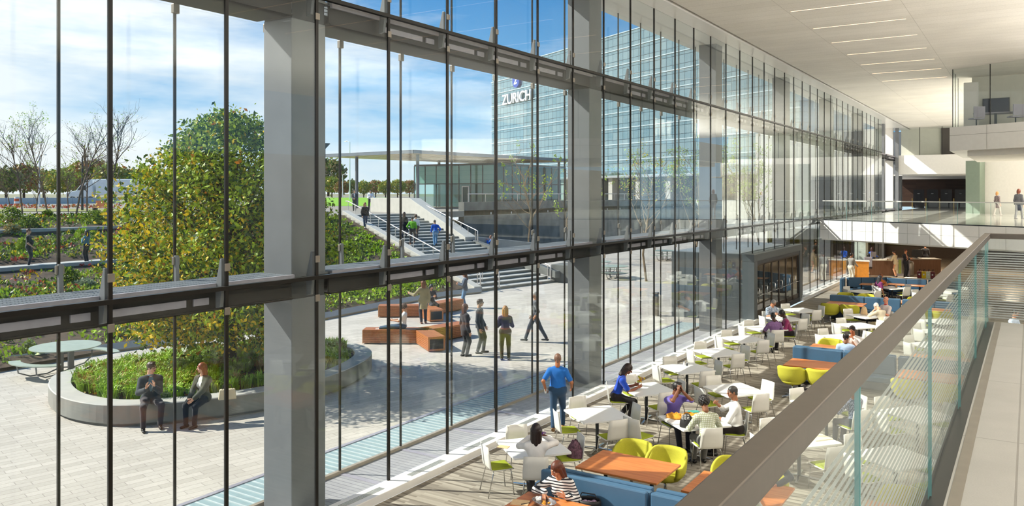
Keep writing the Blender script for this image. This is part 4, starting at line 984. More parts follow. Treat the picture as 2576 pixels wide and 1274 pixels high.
WT_ = [(-5.65, 12.36, 'long cherry table with two lime armchairs beyond the near booth', [(-5.95, 13.15, S_, 'lime armchair behind the long cherry table, nearer the window'), (-5.3, 13.12, S_, 'lime armchair at the right end of the long cherry table')]),
       (-5.72, 9.95, 'cherry table of the woman in stripes with a foil tray', []),
       (-3.78, 12.3, 'cherry table with the noodle bowl behind the handrail', [(-3.6, 13.15, S_, 'lime armchair of the man in the charcoal shirt'), (-4.15, 13.2, S_, 'lime armchair peeping past the handrail'), (-3.5, 11.5, N_, 'lime armchair of the man in the pale grey shirt')]),
       (-3.7, 9.6, 'cherry table hidden low behind the handrail', []),
       (-1.3, 12.4, 'cherry table low behind the striped glass', [(-1.6, 13.2, S_, 'lime armchair nearest behind the striped glass'), (-.95, 13.2, S_, 'second lime armchair behind the striped glass')]),
       (-4.8, 22.4, 'cherry table in front of the second booth', [(-5.2, 21.55, N_, 'lime armchair at the left of the cherry table before the second booth'), (-4.5, 21.6, N_, 'lime armchair right of its twin before the second booth')]),
       (-4.8, 24.95, 'cherry table behind the second booth', [(-5.1, 25.75, S_, 'lime armchair behind the second booth, window end'), (-4.4, 25.7, S_, 'lime armchair behind the second booth where the man in pale blue sits')]),
       (-2.1, 22.5, 'cherry table of the railing end of the second booth', [(-2.5, 21.6, N_, 'lime armchair behind the glass edge before the second booth'), (-1.75, 21.6, N_, 'lime armchair behind the stripes before the second booth')]),
       (-2.1, 24.9, 'cherry table behind the second booth near the railing', [(-1.9, 25.7, S_, 'lime armchair behind the stripes beyond the second booth')]),
       (-6.4, 35.45, 'cherry table in front of the third booth', [(-6.85, 34.62, N_, 'left lime armchair before the third booth'), (-6.1, 34.62, N_, 'right lime armchair before the third booth')]),
       (-6.6, 37.4, 'cherry table behind the third booth', [(-6.95, 38.25, S_, 'left lime armchair beyond the third booth'), (-6.1, 38.25, S_, 'right lime armchair beyond the third booth')]),
       (-3.9, 37.4, 'cherry table behind the right part of the third booth', [(-4.1, 38.2, S_, 'lime armchair beyond the right part of the third booth')]),
       (-3.3, 35.4, 'cherry table of the third booth behind the handrail', [(-3.5, 34.6, N_, 'lime armchair below the handrail before the third booth'), (-2.8, 34.6, N_, 'lime armchair behind the railing glass before the third booth')]),
       (-6.75, 43.75, 'small cherry table inside the corner booth', []), (-5.0, 44.38, 'long cherry table against the far booth', [])]
for x, y, lab, arms in WT_:
    if 'small' in lab: wood_table(x, y, lab, .9, .8)
    elif 'long cherry table against' in lab: wood_table(x, y, lab, 2.2, .7)
    else: wood_table(x, y, lab)
    for a in arms: arm(*a)
# blue booths
def booth(name, lab, x0, x1, y, two=True, rz=0, seg=1.35, loc=None):
    t = thing('blue_booth', lab, 'bench seat', loc or ((x0+x1)/2, y, 0), rz, 'slate blue booths')
    L = x1-x0; a = -L/2; n = max(1, round(L/seg)); w_ = L/n
    MB().bx(-L/2, L/2, -.06, .06, .12, .93).build('back_core', M_bluev, t, bevel=.02)
    MB().bx(-L/2+.04, L/2-.04, -.5 if two else -.5, .5 if two else .06, .1, .3).build('base', M_navyv, t)
    for k in range(n):
        for s in ((-1, 1) if two else (-1,)):
            MB().bx(-L/2+w_*k+.012, -L/2+w_*(k+1)-.012, *sorted((s*.06, s*.15)), .45, .96).build('back_cushion', M_bluev, t, bevel=.025)
            MB().bx(-L/2+w_*k+.006, -L/2+w_*(k+1)-.006, *sorted((s*.07, s*.56)), .3, .45).build('seat_cushion', M_bluev, t, bevel=.03)
    for sx in (-1, 1):
        for sy in ((-1, 1) if two else (-1,)):
            q = MB(); q.lathe([(.045, -.015), (.05, -.005), (.05, .005), (.045, .015)], 14); c_ = q.build('caster', M_black, t, True); c_.rotation_euler = (0, PI/2, 0); c_.location = (sx*(L/2-.1), sy*.42, .05)
    return t
booth('b', 'long slate blue double booth nearest the viewer, with the striped-top woman', -6.47, -4.66, 11.0)
booth('b', 'slate blue booth carrying on from the nearest one under the handrail', -4.63, -2.8, 11.0)
booth('b', 'slate blue double booth in mid hall between two cherry tables', -5.67, -3.0, 23.6)
booth('b', 'slate blue booth behind the striped glass in mid hall', -2.95, -.8, 23.6)
booth('b', 'slate blue double booth beyond the paper bag table', -7.2, -4.45, 36.35)
booth('b', 'slate blue booth beyond the bald man in red', -4.4, -2.0, 36.35)
booth('b', 'far slate blue booth in front of the service desks', -6.2, -4.35, 45.3, False, 0, .95)
booth('b', 'far slate blue booth disappearing behind the handrail', -4.3, -2.0, 45.3, False, 0, 1.2)
booth('b', 'slanting slate blue corner booth by the glass wall', 0, 2.1, 0, False, math.atan2(1.15, 1.75), .7, (-7.1, 45.0, 0))
booth('b', 'short slate blue booth end turned towards the glass', 0, .9, 0, False, PI/2+.1, .9, (-8.15, 44.0, 0))
# ---------------------------------------------------------------- things on the tables
M_foil = mat('crumpled_foil', 'c6c6c8', .25, .9, .1, 30, .6); M_paper = mat('brown_paper', 'd9b98c', .85, 0, .08, 20, .3); M_wrap = mat('orange_wrapper', 'e09a2a', .6, 0, .25, 14, .5)
M_cream = mat('cream_paper', 'efe3c4', .8, 0, .04); M_food = mat('golden_food', 'd08a1e', .6, 0, .3, 40, .4); M_wp = mat('white_porcelain', 'f2f0ec', .2); M_clear = glass('clear_cup_plastic', (.9, .92, .93), .06)
M_purple = mat('purple_plastic', '7c3fb0', .3); M_blackb = mat('black_nylon', '1d1b1c', .6); M_gr = mat('teal_plastic', '4aa596', .4)
tz = .742
tr = thing('foil_tray', 'shiny foil takeaway tray on the striped-top woman\'s cherry table', 'tray', (-5.98, 10.15, tz), -.3)
mb = MB(); r_ = []
for f, z in ((.86, 0), (1, .05), (1.05, .052)): r_.append([(.21*f*math.cos(2*PI*k/28)*(1 if abs(math.cos(2*PI*k/28)) < .8 else .95), .13*f*math.sin(2*PI*k/28), z+.006*(k % 2)) for k in range(29)])
mb.sheet(r_); mb.add([(.18*math.cos(2*PI*k/28), .11*math.sin(2*PI*k/28), .004) for k in range(28)], [tuple(range(28))]); mb.build('tray', M_foil, tr, solid=.003)
mb = MB()
for k in range(9): mb.lathe([(.005, 0), (.025, .01), (.02, .025), (.004, .03)], 7, (RND.uniform(-.1, .1), RND.uniform(-.06, .06), .008))
mb.build('food', M_food, tr, True)
tag(MB().ob((-6.3, 10.0, tz+.006), ((1, .35, 0), (-.35, 1, 0), (0, 0, 1)), (.13, .1, .006)).build('brown_napkin', M_paper), 'folded brown paper napkin beside the foil tray', 'napkin')
tag(MB().tube([(-6.17, 10.06, tz+.014), (-6.24, 9.93, tz+.02)], .006, 6).build('black_fork', M_blackb), 'black plastic fork lying on the brown napkin', 'fork')
bg_ = thing('black_handbag', 'open black handbag beside the striped-top woman on the booth', 'bag', (-5.55, 10.72, .45), .2)
mb = MB(); mb.sheet([[(.19*f*math.cos(2*PI*k/24), .12*f*math.sin(2*PI*k/24), z) for k in range(25)] for f, z in ((.8, 0), (1, .1), (1.02, .24), (.95, .28))]); mb.build('bag_body', M_blackb, bg_, True, solid=.01)
mb = MB()
for k in range(7): mb.lathe([(.01, 0), (.04, .02), (.03, .06), (.005, .07)], 8, (RND.uniform(-.1, .1), RND.uniform(-.05, .05), .19))
mb.build('contents', mat('bag_contents', 'a88aa0', .7, 0, .5, 30), bg_, True); MB().tube([(-.15, 0, .26), (-.1, 0, .36), (.1, 0, .36), (.15, 0, .26)], .009, 6).build('handle', M_blackb, bg_, True)
# food table
def blob(name, lab, loc, rx, ry, rz_, m, seed, cat, rough=.3):
    r = random.Random(seed); n, k_ = 9, 18
    rows = [[(rx*math.sin(PI/2*i/n+.02)*math.cos(2*PI*k/k_)*(1+rough*.5*math.sin(k*2.1+i+seed)), ry*math.sin(PI/2*i/n+.02)*math.sin(2*PI*k/k_)*(1+rough*.5*math.cos(k*1.7+seed)), max(.004, rz_*math.cos(PI/2*i/n)*(1+rough*r.uniform(-1, 1)))) for k in range(k_)] for i in range(n+1)]
    rows = [q+[q[0]] for q in rows]
    o = MB().sheet(rows).build(name, m, None, True); o.location = loc; return tag(o, lab, cat)
blob('food_wrapper', 'large crumpled orange food wrapper on the left of the food table', (-6.05, 15.52, tz), .2, .14, .09, M_wrap, 1, 'wrapper')
blob('food_wrapper', 'smaller orange wrapper between the lunchers', (-5.85, 15.78, tz), .15, .12, .07, M_wrap, 4, 'wrapper')
blob('paper_wrapper', 'spread cream wrapping paper in the middle of the food table', (-5.62, 15.62, tz), .22, .17, .05, M_cream, 2, 'wrapper')
blob('bread_roll', 'golden roll lying on the cream wrapping paper', (-5.66, 15.72, tz+.05), .09, .07, .06, M_food, 3, 'roll', .08)
tag(MB().ob((-5.83, 15.98, tz+.03), ((.8, .6, 0), (-.6, .8, 0), (0, 0, 1)), (.11, .08, .03)).build('lunch_box', M_gr, bevel=.01), 'teal lidded lunch box in front of the man in purple', 'box')
bp = blob('black_bag', 'black lunch bag with white lettering standing on the food table', (-5.62, 15.02, tz), .15, .11, .26, M_blackb, 6, 'bag', .06)
for i, ch_ in enumerate(('LEE', 'LUE')):
    pass
mb = MB()
for r in range(2):
    for k in range(3):
        x, z = -.075+.055*k, .19-.05*r
        y = -.075-.02*r
        mb.bx(x, x+.008, y-.004, y, z-.02, z+.02)
        for dz in (-.02, 0, .016): mb.bx(x, x+.036, y-.004, y, z+dz, z+dz+.007)
lt = mb.build('white_lettering', M_white, bp); lt.rotation_euler = (math.radians(-14), 0, .35); lt.location = (-.02, -.03, .03)
tag(MB().ob((-5.32, 15.72, tz+.02), ((.6, .8, 0), (-.8, .6, 0), (0, 0, 1)), (.2, .06, .018)).build('paper_bag', M_cream, bevel=.008), 'flat cream paper bag beside the man in the white shirt', 'paper bag')
# flowers on the third window table, salt and pepper on the fourth
fl = thing('flower_vase', 'little vase of orange and yellow flowers in front of the man in blue', 'vase', (-7.72, 17.55, tz))
MB().lathe([(.03, 0), (.04, .03), (.03, .09), (.035, .1)], 14).build('vase', M_clear, fl, True)
hd = np.array([(RND.gauss(0, .035), RND.gauss(0, .035), RND.uniform(.12, .22)) for _ in range(12)]); v_, f_ = leaves(np.repeat(hd, 9, 0)+NR.normal(0, .008, (108, 3)), .035, .3, .8)
fastmesh('blossom', v_, f_, np.repeat(NR.integers(0, 3, 12), 9), [LO, LY, LG], fl)
for nm, x, y, m, lab in (('salt_shaker', -7.72, 20.42, M_wp, 'white salt shaker on the fourth window row table'), ('pepper_shaker', -7.62, 20.36, M_dark, 'dark pepper shaker next to the white salt shaker')):
    t = thing(nm, lab, 'shaker', (x, y, tz)); MB().lathe([(.024, 0), (.026, .02), (.02, .07)], 12).build('jar', m, t, True); MB().lathe([(.021, .07), (.021, .09), (.012, .1)], 12).build('cap', M_chrome, t, True)
pb = thing('drink_bottle', 'purple drinking bottle raised by the long haired woman', 'bottle', (-7.16, 12.14, 1.06)); pb.rotation_euler = (.9, .3, .6)
MB().lathe([(.03, 0), (.036, .02), (.036, .13), (.02, .17), (.018, .19)], 14).build('bottle', M_purple, pb, True); MB().lathe([(.022, .18), (.024, .21)], 12).build('cap', M_white, pb, True); MB().tube([(.03, 0, .17), (.06, 0, .15), (.06, 0, .06), (.035, 0, .04)], .007, 6).build('loop', M_purple, pb, True)
fb = blob('floral_bag', 'floral patterned bag on the lime seat of the first window table', (-6.98, 12.95, .49), .16, .12, .3, mat('floral_fabric', '6a4a58', .8, 0, .7, 25), 8, 'bag', .12)
# noodle table behind the handrail
nb_ = thing('noodle_bowl', 'white bowl of noodles with two forks on the cherry table behind the handrail', 'bowl', (-3.55, 12.5, tz))
MB().lathe([(.05, 0), (.06, .005), (.13, .06), (.15, .085), (.145, .085), (.11, .05), (.03, .012)], 24).build('bowl', M_wp, nb_, True)
mb = MB()
for k in range(26):
    a = RND.random()*6.28; r = RND.uniform(0, .09); mb.tube([(r*math.cos(a), r*math.sin(a), .06), (r*math.cos(a+.5)*1.1, r*math.sin(a+.5)*1.1, .075), (r*math.cos(a+1), r*math.sin(a+1), .06)], .007, 5)
mb.build('noodles', mat('noodle', 'd8b978', .6, 0, .15, 20), nb_, True)
for s in (0, .04): MB().tube([(.02+s, 0, .06), (.1+s, .06, .16)], .005, 6).build('fork', M_chrome, nb_, True)
cp = thing('glass_bottle', 'tall clear glass bottle with dark drink at the bottom near the noodles', 'bottle', (-3.5, 12.18, tz)); MB().lathe([(.035, 0), (.038, .01), (.038, .15), (.02, .19), (.018, .22)], 16).build('bottle', M_clear, cp, True); MB().lathe([(.032, .006), (.033, .045), (.01, .046)], 14).build('drink', mat('dark_drink', '2a1512', .2), cp, True)
cpo = thing('clear_cup', 'clear cup of orange drink left of the noodle bowl', 'cup', (-3.78, 12.42, tz)); MB().lathe([(.03, 0), (.042, .12), (.044, .13)], 16).build('cup', M_clear, cpo, True); MB().lathe([(.028, .006), (.034, .05), (.01, .052)], 14).build('drink', mat('orange_drink', 'd8861c', .3), cpo, True)
ns = thing('napkin_holder', 'small chrome napkin holder beside the man in pale grey', 'napkin holder', (-3.72, 12.08, tz), .5); MB().bx(-.06, .06, -.03, -.025, 0, .1).bx(-.06, .06, .025, .03, 0, .1).bx(-.06, .06, -.03, .03, 0, .006).build('holder', M_chrome, ns); MB().bx(-.055, .055, -.02, .02, .006, .115).build('napkins', M_wp, ns)
tag(MB().lathe([(.02, 0), (.02, .03), (.01, .035)], 12, (-3.6, 12.0, tz)).build('bottle_cap', M_white, None, True), 'tiny white cap lying in front of the glass bottle', 'cap')
pbx = blob('paper_bag', 'tall tan paper bag standing on the white table before the third booth', (-5.25, 32.6, tz), .13, .1, .3, M_paper, 9, 'bag', .1)
oj = thing('drink_glass', 'orange drink glass on the red haired woman\'s table', 'glass', (-5.45, 42.8, tz)); MB().lathe([(.04, 0), (.05, .13), (.052, .14)], 14).build('glass', M_clear, oj, True); MB().lathe([(.038, .006), (.047, .11), (.01, .112)], 14).build('drink', mat('amber_drink', 'dd8a2a', .3), oj, True)
# ---------------------------------------------------------------- service desks under the bridge
M_desk = wood('desk_walnut', '6a4a34', '84604a', 2, 1, .45); M_dtop = mat('pale_desk_top', 'c9bfae', .35); M_oak = mat('orange_oak', 'c8842f', .5, 0, .1, 6)
def desk(lab, p, rz, L, D, h=1.0):
    t = thing('service_desk', lab, 'desk', p, rz, 'service desks')
    MB().bx(-L/2, L/2, -D/2, D/2, h-.05, h).build('worktop', M_dtop, t, bevel=.01)
    MB().bx(-L/2+.03, L/2-.03, -D/2+.03, -D/2+.08, 0, h-.05).build('front_panel', M_desk, t)
    for sx in (-1, 1): MB().bx(*sorted((sx*(L/2-.03), sx*(L/2-.08))), -D/2+.08, D/2-.03, 0, h-.05).build('side_panel', M_desk if sx > 0 else M_dtop, t)
    return t
def atf(u, v, z=0): return G(u, v, z)
d1 = atf(2215, 694); d2 = atf(2318, 690)
desk('walnut reception desk with a phone, left under the bridge', (d1.x, d1.y+.5, 0), .5, 1.9, .9)
desk('walnut till desk with dark screens, right under the bridge', (d2.x, d2.y+.6, 0), .5, 2.0, 1.0)
ob_ = thing('oak_cabinet', 'orange oak cabinet with white top beside the standing man in grey', 'cabinet', atf(2168, 697), .2)
MB().bx(-.4, .4, -.35, .35, 0, 1.0).build('body', M_oak, ob_); MB().bx(-.45, .45, -.4, .4, 1.0, 1.05).build('worktop', M_white, ob_, bevel=.01)
def monitor(lab, p, rz, w=.5, h=.36, m=None):
    t = thing('computer_monitor', lab, 'monitor', p, rz); MB().bx(-w/2, w/2, -.02, .02, .12, .12+h).build('screen', m or M_dark, t, bevel=.008); MB().bx(-.03, .03, -.03, .0, .02, .14).build('stand', M_dark, t); MB().bx(-.1, .1, -.08, .08, 0, .02).build('foot', M_dark, t)
monitor('dark till monitor facing the hall on the right desk', (d2.x-.3, d2.y+.35, 1.0), .4, .6, .45)
monitor('black till monitor at the back of the right desk', (d2.x-.45, d2.y+.85, 1.0), .4, .45, .3, M_black)
monitor('pale monitor on the reception desk by the seated woman in blue', (d1.x-.55, d1.y+.8, 1.0), .9, .45, .34, M_pale)
M_ywl = mat('yellow_drink', 'e8c400', .3); M_rdl = mat('red_drink', '6e1c1c', .3); M_wtl = mat('pale_drink', 'd9dcc0', .3)
for i, (u, m, lab) in enumerate(((2313, M_rdl, 'dark red pump bottle, left of the bottles behind the far booth'), (2325, M_ywl, 'bright yellow pump bottle behind the far booth'), (2337, M_wtl, 'pale pump bottle right of the yellow one'), (2348, M_rdl, 'dark red pump bottle nearest the handrail'))):
    p = atf(u, 700, .9); t = thing('pump_bottle', lab, 'bottle', (p.x, 46.6, .9), 0, 'pump bottles behind the far booth')
    MB().bx(-.11, .11, -.09, .09, 0, .36).build('bottle', m, t, bevel=.03); MB().tube([(0, 0, .36), (0, 0, .46), (.06, 0, .46)], .018, 6).build('pump', M_black, t)
    MB().lathe([(.04, 0), (.04, .004)], 12, (0, 0, 0)).build('label_disc', M_white, t).matrix_local = Matrix.Translation((0, -.092, .2)) @ Matrix.Rotation(PI/2, 4, 'X')
q = atf(2330, 700, .9); cs_ = thing('condiment_shelf', 'low pale shelf carrying the pump bottles behind the far booth', 'shelf', (q.x, 46.6, 0)); MB().bx(-1.0, 1.1, -.3, .3, .86, .9).build('shelf_board', M_white, cs_); MB().bx(-.98, -.9, -.28, .28, 0, .86).bx(1.0, 1.08, -.28, .28, 0, .86).build('shelf_side', M_white, cs_)
oc = thing('office_chair', 'grey mesh office chair with its back to the hall at the reception desk', 'office chair', (d1.x-.75, d1.y-.15, 0), .3)
MB().bx(-.25, .25, -.27, -.2, .55, 1.2).build('backrest', M_pale, oc, bevel=.03); MB().bx(-.25, .25, -.22, .25, .45, .53).build('seat', M_dark, oc, bevel=.03); MB().tube([(0, 0, .1), (0, 0, .46)], .03, 8).build('stem', M_black, oc)
for k in range(5): a = 2*PI*k/5; MB().bar((0, 0, .1), (.3*math.cos(a), .3*math.sin(a), .04), .05, .04).build('leg', M_black, oc)
for sx in (-1, 1): MB().tube([(sx*.27, -.1, .5), (sx*.29, -.1, .7), (sx*.29, .15, .7)], .02, 6).build('armrest', M_black, oc)
rk = thing('brochure_rack', 'upright rack of pale brochures between the two desks', 'rack', atf(2268, 694), .3); MB().bx(-.45, .45, -.15, .15, 0, 1.1).build('rack_body', M_pale, rk)
for k in range(4): MB().bx(-.42+.21*k, -.25+.21*k, -.17, -.15, .15, 1.05).build('brochure', [M_cream, mat('green_brochure', '9fae5a'), M_steel, mat('blue_brochure', '8d98b8')][k] if k in (0, 2) else bpy.data.materials.get('green_brochure' if k == 1 else 'blue_brochure') or mat('green_brochure' if k == 1 else 'blue_brochure', '9fae5a' if k == 1 else '8d98b8'), rk)
bn = thing('litter_bin', 'tall steel bin at the left end of the till desk', 'bin', atf(2290, 694), 0); MB().lathe([(.2, 0), (.22, .05), (.22, .8), (.17, .9)], 18).build('bin_body', M_steel, bn, True); MB().lathe([(.12, .9), (.12, .92)], 14).build('lid', M_black, bn)
# ================================================================ plaza furniture
M_slat = wood('bench_cedar', '8f5230', 'c07a48', 0, 1.2, .5); M_slat2 = wood('bench_cedar_end', 'b56c3f', 'd89a66', 2, 1.2, .5)
def ybench(lab, c, ends):
    t = thing('timber_bench', lab, 'bench', c, 0, 'three armed timber benches'); c = Vector(c)
    for k, e in enumerate(ends):
        d = Vector(e)-c; L = d.length; d.normalize(); s_ = Vector((-d.y, d.x, 0)); mb = MB(); lo = .05 if k else -.2
        for i in range(7): mb.ob(d*((L+lo)/2)+Vector((0, 0, .075+.062*i)), (d, s_, (0, 0, 1)), ((L-lo)/2, .30, .027))
        for i in range(5): mb.ob(d*((L+lo)/2)+s_*(-.24+.12*i)+Vector((0, 0, .484)), (d, s_, (0, 0, 1)), ((L-lo)/2+.01, .055, .016))
        mb.build('bench_arm', M_slat, t)
        MB().ob(d*(L/2)+Vector((0, 0, .02)), (d, s_, (0, 0, 1)), (L/2-.1, .2, .03)).build('plinth', M_dark, t)
        fr = MB(); q = d*(L+.012)
        for zz2, hz_ in ((.06, .03), (.46, .03)): fr.ob(q+Vector((0, 0, zz2)), (d, s_, (0, 0, 1)), (.015, .3, hz_))
        for ss in (-.27, .27): fr.ob(q+s_*ss+Vector((0, 0, .26)), (d, s_, (0, 0, 1)), (.015, .03, .2))
        fr.build('end_frame', M_slat2, t)
        MB().ob(q-d*.004+Vector((0, 0, .26)), (d, s_, (0, 0, 1)), (.006, .24, .17)).build('end_panel', M_dark, t)
    return t
ybench('nearer three armed timber bench with the woman sitting lengthways', (-18.1, 22.25, 0), [(-19.85, 21.15, 0), (-17.75, 24.2, 0), (-16.7, 21.25, 0)])
ybench('farther three armed timber bench behind the woman in the tan coat', (-21.95, 27.1, 0), [(-23.5, 25.95, 0), (-21.95, 29.5, 0), (-20.6, 26.2, 0)])
def picnic(lab, loc, rz):
    t = thing('picnic_table', lab, 'table', loc, rz, 'round outdoor tables with curved benches')
    MB().lathe([(.93, .735), (.95, .745), (.95, .765), (.02, .77)], 40).build('tabletop', mat('pale_green_metal', 'a9b3a3', .45, .2) if not bpy.data.materials.get('pale_green_metal') else bpy.data.materials['pale_green_metal'], t)
    for s in (-1, 1): MB().bx(s*.2-.03, s*.2+.03, -.09, .09, 0, .74).build('leg', M_colg, t)
    for s in (-1, 1):
        rows = []
        for k in range(13):
            a = math.radians(-42+84*k/12)+(PI/2*s); rows.append([((1.15+w_)*math.cos(a), (1.15+w_)*math.sin(a), .44) for w_ in (0, .3)])
        MB().sheet(rows).build('bench_seat', bpy.data.materials['pale_green_metal'], t, solid=.03)
        for q in (-.2, .2): MB().tube([(q, s*.08, .1), (q, s*.45, .03), (q*1.4, s*.95, .05), (q*1.7, s*1.28, .2), (q*1.8, s*1.32, .43)], .022, 6).build('bench_arc', M_colg, t, True)
    return t
picnic('round pale table with curved benches left of the planter', (-24.1, 12.9, 0), .25)
picnic('round table just right of the second grey column on the far plaza', (-21.9, 45.7, 0), .4)
picnic('round table behind the first one on the far plaza', (-24.3, 48.2, 0), 1.2)
picnic('round table partly behind the entrance box on the far plaza', G(1672, 655), .2)
bl = thing('bollard_light', 'short grey bollard light standing on the plaza before the entrance box', 'bollard', (-13.6, 32.6, 0)); MB().bx(-.11, .11, -.11, .11, 0, .85).build('post', M_steel, bl, bevel=.01); MB().bx(-.09, .09, -.09, .09, .85, .95).build('light_slot', M_dark, bl); MB().bx(-.11, .11, -.11, .11, .95, 1.02).build('cap', M_steel, bl, bevel=.01)
sp_ = thing('spot_light', 'small black garden spotlight in the planter grass', 'spotlight', (-20.9, 11.75, .4), .6); MB().tube([(0, 0, 0), (0, 0, .25)], .012, 6).build('stake', M_black, sp_); MB().tube([(-.08, 0, .24), (.08, 0, .33)], .035, 10).build('lamp_head', M_black, sp_)
hb = thing('cream_handbag', 'cream handbag on the planter wall beside the seated woman', 'bag', (-15.72, 12.15, .5), 1.0); MB().ext([(-.2, -.06, 0), (.2, -.06, 0), (.17, -.06, .24), (-.17, -.06, .24)], (0, .12, 0)).build('bag_body', mat('cream_canvas', 'cdbf9f', .8), hb, bevel=.02); MB().tube([(-.12, 0, .22), (-.08, 0, .34), (.08, 0, .34), (.12, 0, .22)], .01, 6).build('handle', M_blackb, hb, True)
# ---------------------------------------------------------------- along the road
fn = thing('road_barrier', 'long grey barrier fence along the distant road', 'fence', (0, 0, ZW)); A0, B0 = P_at(-60, 100), P_at(300, 118)
MB().bar(A0+Vector((0, 0, .5)), B0+Vector((0, 0, .5)), .08, .85).build('barrier_panel', mat('fence_mesh_grey', 'cbcbc8', .7), fn)
for k in range(12): q_ = A0.lerp(B0, k/11); MB().tube([q_, q_+Vector((0, 0, 1.05))], .05, 6).build('post', M_pale, fn)
lam = 135; p0 = P_at(172, lam, ZW); td = (P_at(330, lam, 0)-P_at(172, lam, 0)).normalized()
lr = thing('white_lorry', 'white long nosed lorry driving along the distant road', 'lorry', p0, math.atan2(td.y, td.x)); M_lw = mat('lorry_white', 'dfe3e4', .3)
MB().ext([(.2, -1.2, .9), (.2, -1.2, 1.6), (1.9, -1.2, 2.0), (2.6, -1.2, 2.9), (3.6, -1.2, 3.7), (4.6, -1.2, 3.9), (4.8, -1.2, .9)], (0, 2.4, 0)).build('cab', M_lw, lr, bevel=.12); MB().bx(5.2, 13, -1.25, 1.25, 1.2, 3.9).build('trailer', M_lw, lr, bevel=.15)
MB().ext([(2.1, -1.23, 2.05), (2.7, -1.23, 2.8), (3.6, -1.23, 2.8), (3.6, -1.23, 2.05)], (0, 2.46, 0)).build('window', M_dark, lr)
for x in (1.3, 4.3, 10.5, 11.8):
    for y in (-1.05, 1.05): MB().ext([(x+.5*math.cos(2*PI*k/16), y-.15, .5+.5*math.sin(2*PI*k/16)) for k in range(16)], (0, .3, 0)).build('wheel', M_black, lr)
tb = thing('traffic_barrel', 'orange and white traffic barrel beside the road barrier', 'barrel', P_at(42, 92, ZW)); MB().lathe([(.35, 0), (.3, .1), (.28, .35)], 14).lathe([(.26, .6), (.24, .9)], 14).build('orange_band', mat('traffic_orange', 'e0561c', .5), tb); MB().lathe([(.28, .35), (.26, .6)], 14).lathe([(.24, .9), (.2, 1.1)], 14).build('white_band', M_white, tb)
def lamp(lab, p, h, m, arm_=1.0):
    t = thing('street_lamp', lab, 'street lamp', p); MB().tube([(0, 0, 0), (0, 0, h)], [.11, .06], 8).build('pole', m, t); MB().tube([(0, 0, h-.1), (arm_*.5, 0, h+.15), (arm_, 0, h+.1)], .04, 6).build('arm', m, t); MB().bx(arm_-.1, arm_+.45, -.14, .14, h+.02, h+.14).build('lamp_head', m, t); return t
lamp('white lamp pole among the bare trees at the far left', P_at(99, 100, ZW), 6.2, M_white); lamp('slim dark lamp post in front of the white lorry', G(207, 531, ZW), 4.6, M_dark, .3)
lamp('tall white lamp pole beyond the lawn, nearest the canopy post', P_at(880, 140, ZW), 10.5, M_white, -1.2); lamp('curved white street lamp low behind the lawn', P_at(862, 170, ZW), 5.5, M_white, 1.6)
fl_ = thing('flared_lamp', 'flared dark plaza lamp at the left tip of the timber canopy', 'lamp', P_at(817, 78, ZW)); MB().tube([(0, 0, 0), (0, 0, 6.0)], .07, 8).build('pole', M_dark, fl_); MB().lathe([(.05, 5.8), (.5, 6.3), (.52, 6.36), (.1, 6.36)], 18).build('shade', M_dark, fl_)
tbn = thing('wooden_garden_bench', 'small brown garden bench on the terrace behind the thick mullion', 'bench', G(255, 537, ZW), .3); MB().bx(-.7, .7, -.2, .2, .4, .46).build('seat', M_slat, tbn); MB().bx(-.7, .7, .2, .25, .5, .95).build('backrest', M_slat, tbn)
for x in (-.6, .6): MB().bx(x-.04, x+.04, -.2, .25, 0, .42).build('leg', M_dark, tbn)
ter = thing('terrace_table', 'dark cafe table with stools on the terrace left of the parapet', 'table', P_at(975, 72, ZW)); MB().bx(-.5, .5, -.5, .5, .72, .76).build('tabletop', M_dark, ter); MB().tube([(0, 0, 0), (0, 0, .72)], .06, 8).build('pedestal', M_dark, ter)
for i, (dx, dy) in enumerate(((1.0, .2), (1.6, .3), (-.9, .1))): s_ = thing('terrace_stool', 'dark stool %s the cafe table on the terrace' % ('right beside', 'farther right of', 'left of')[i] if False else 'dark stool %s the terrace cafe table' % ('right beside', 'a step right of', 'left of')[i], 'stool', P_at(975, 72, ZW)+Vector((dx*CT, dx*ST+dy, 0))); MB().bx(-.2, .2, -.2, .2, .44, .48).build('seat', M_dark, s_); [MB().bx(x-.02, x+.02, y-.02, y+.02, 0, .44).build('leg', M_dark, s_) for x in (-.17, .17) for y in (-.17, .17)]
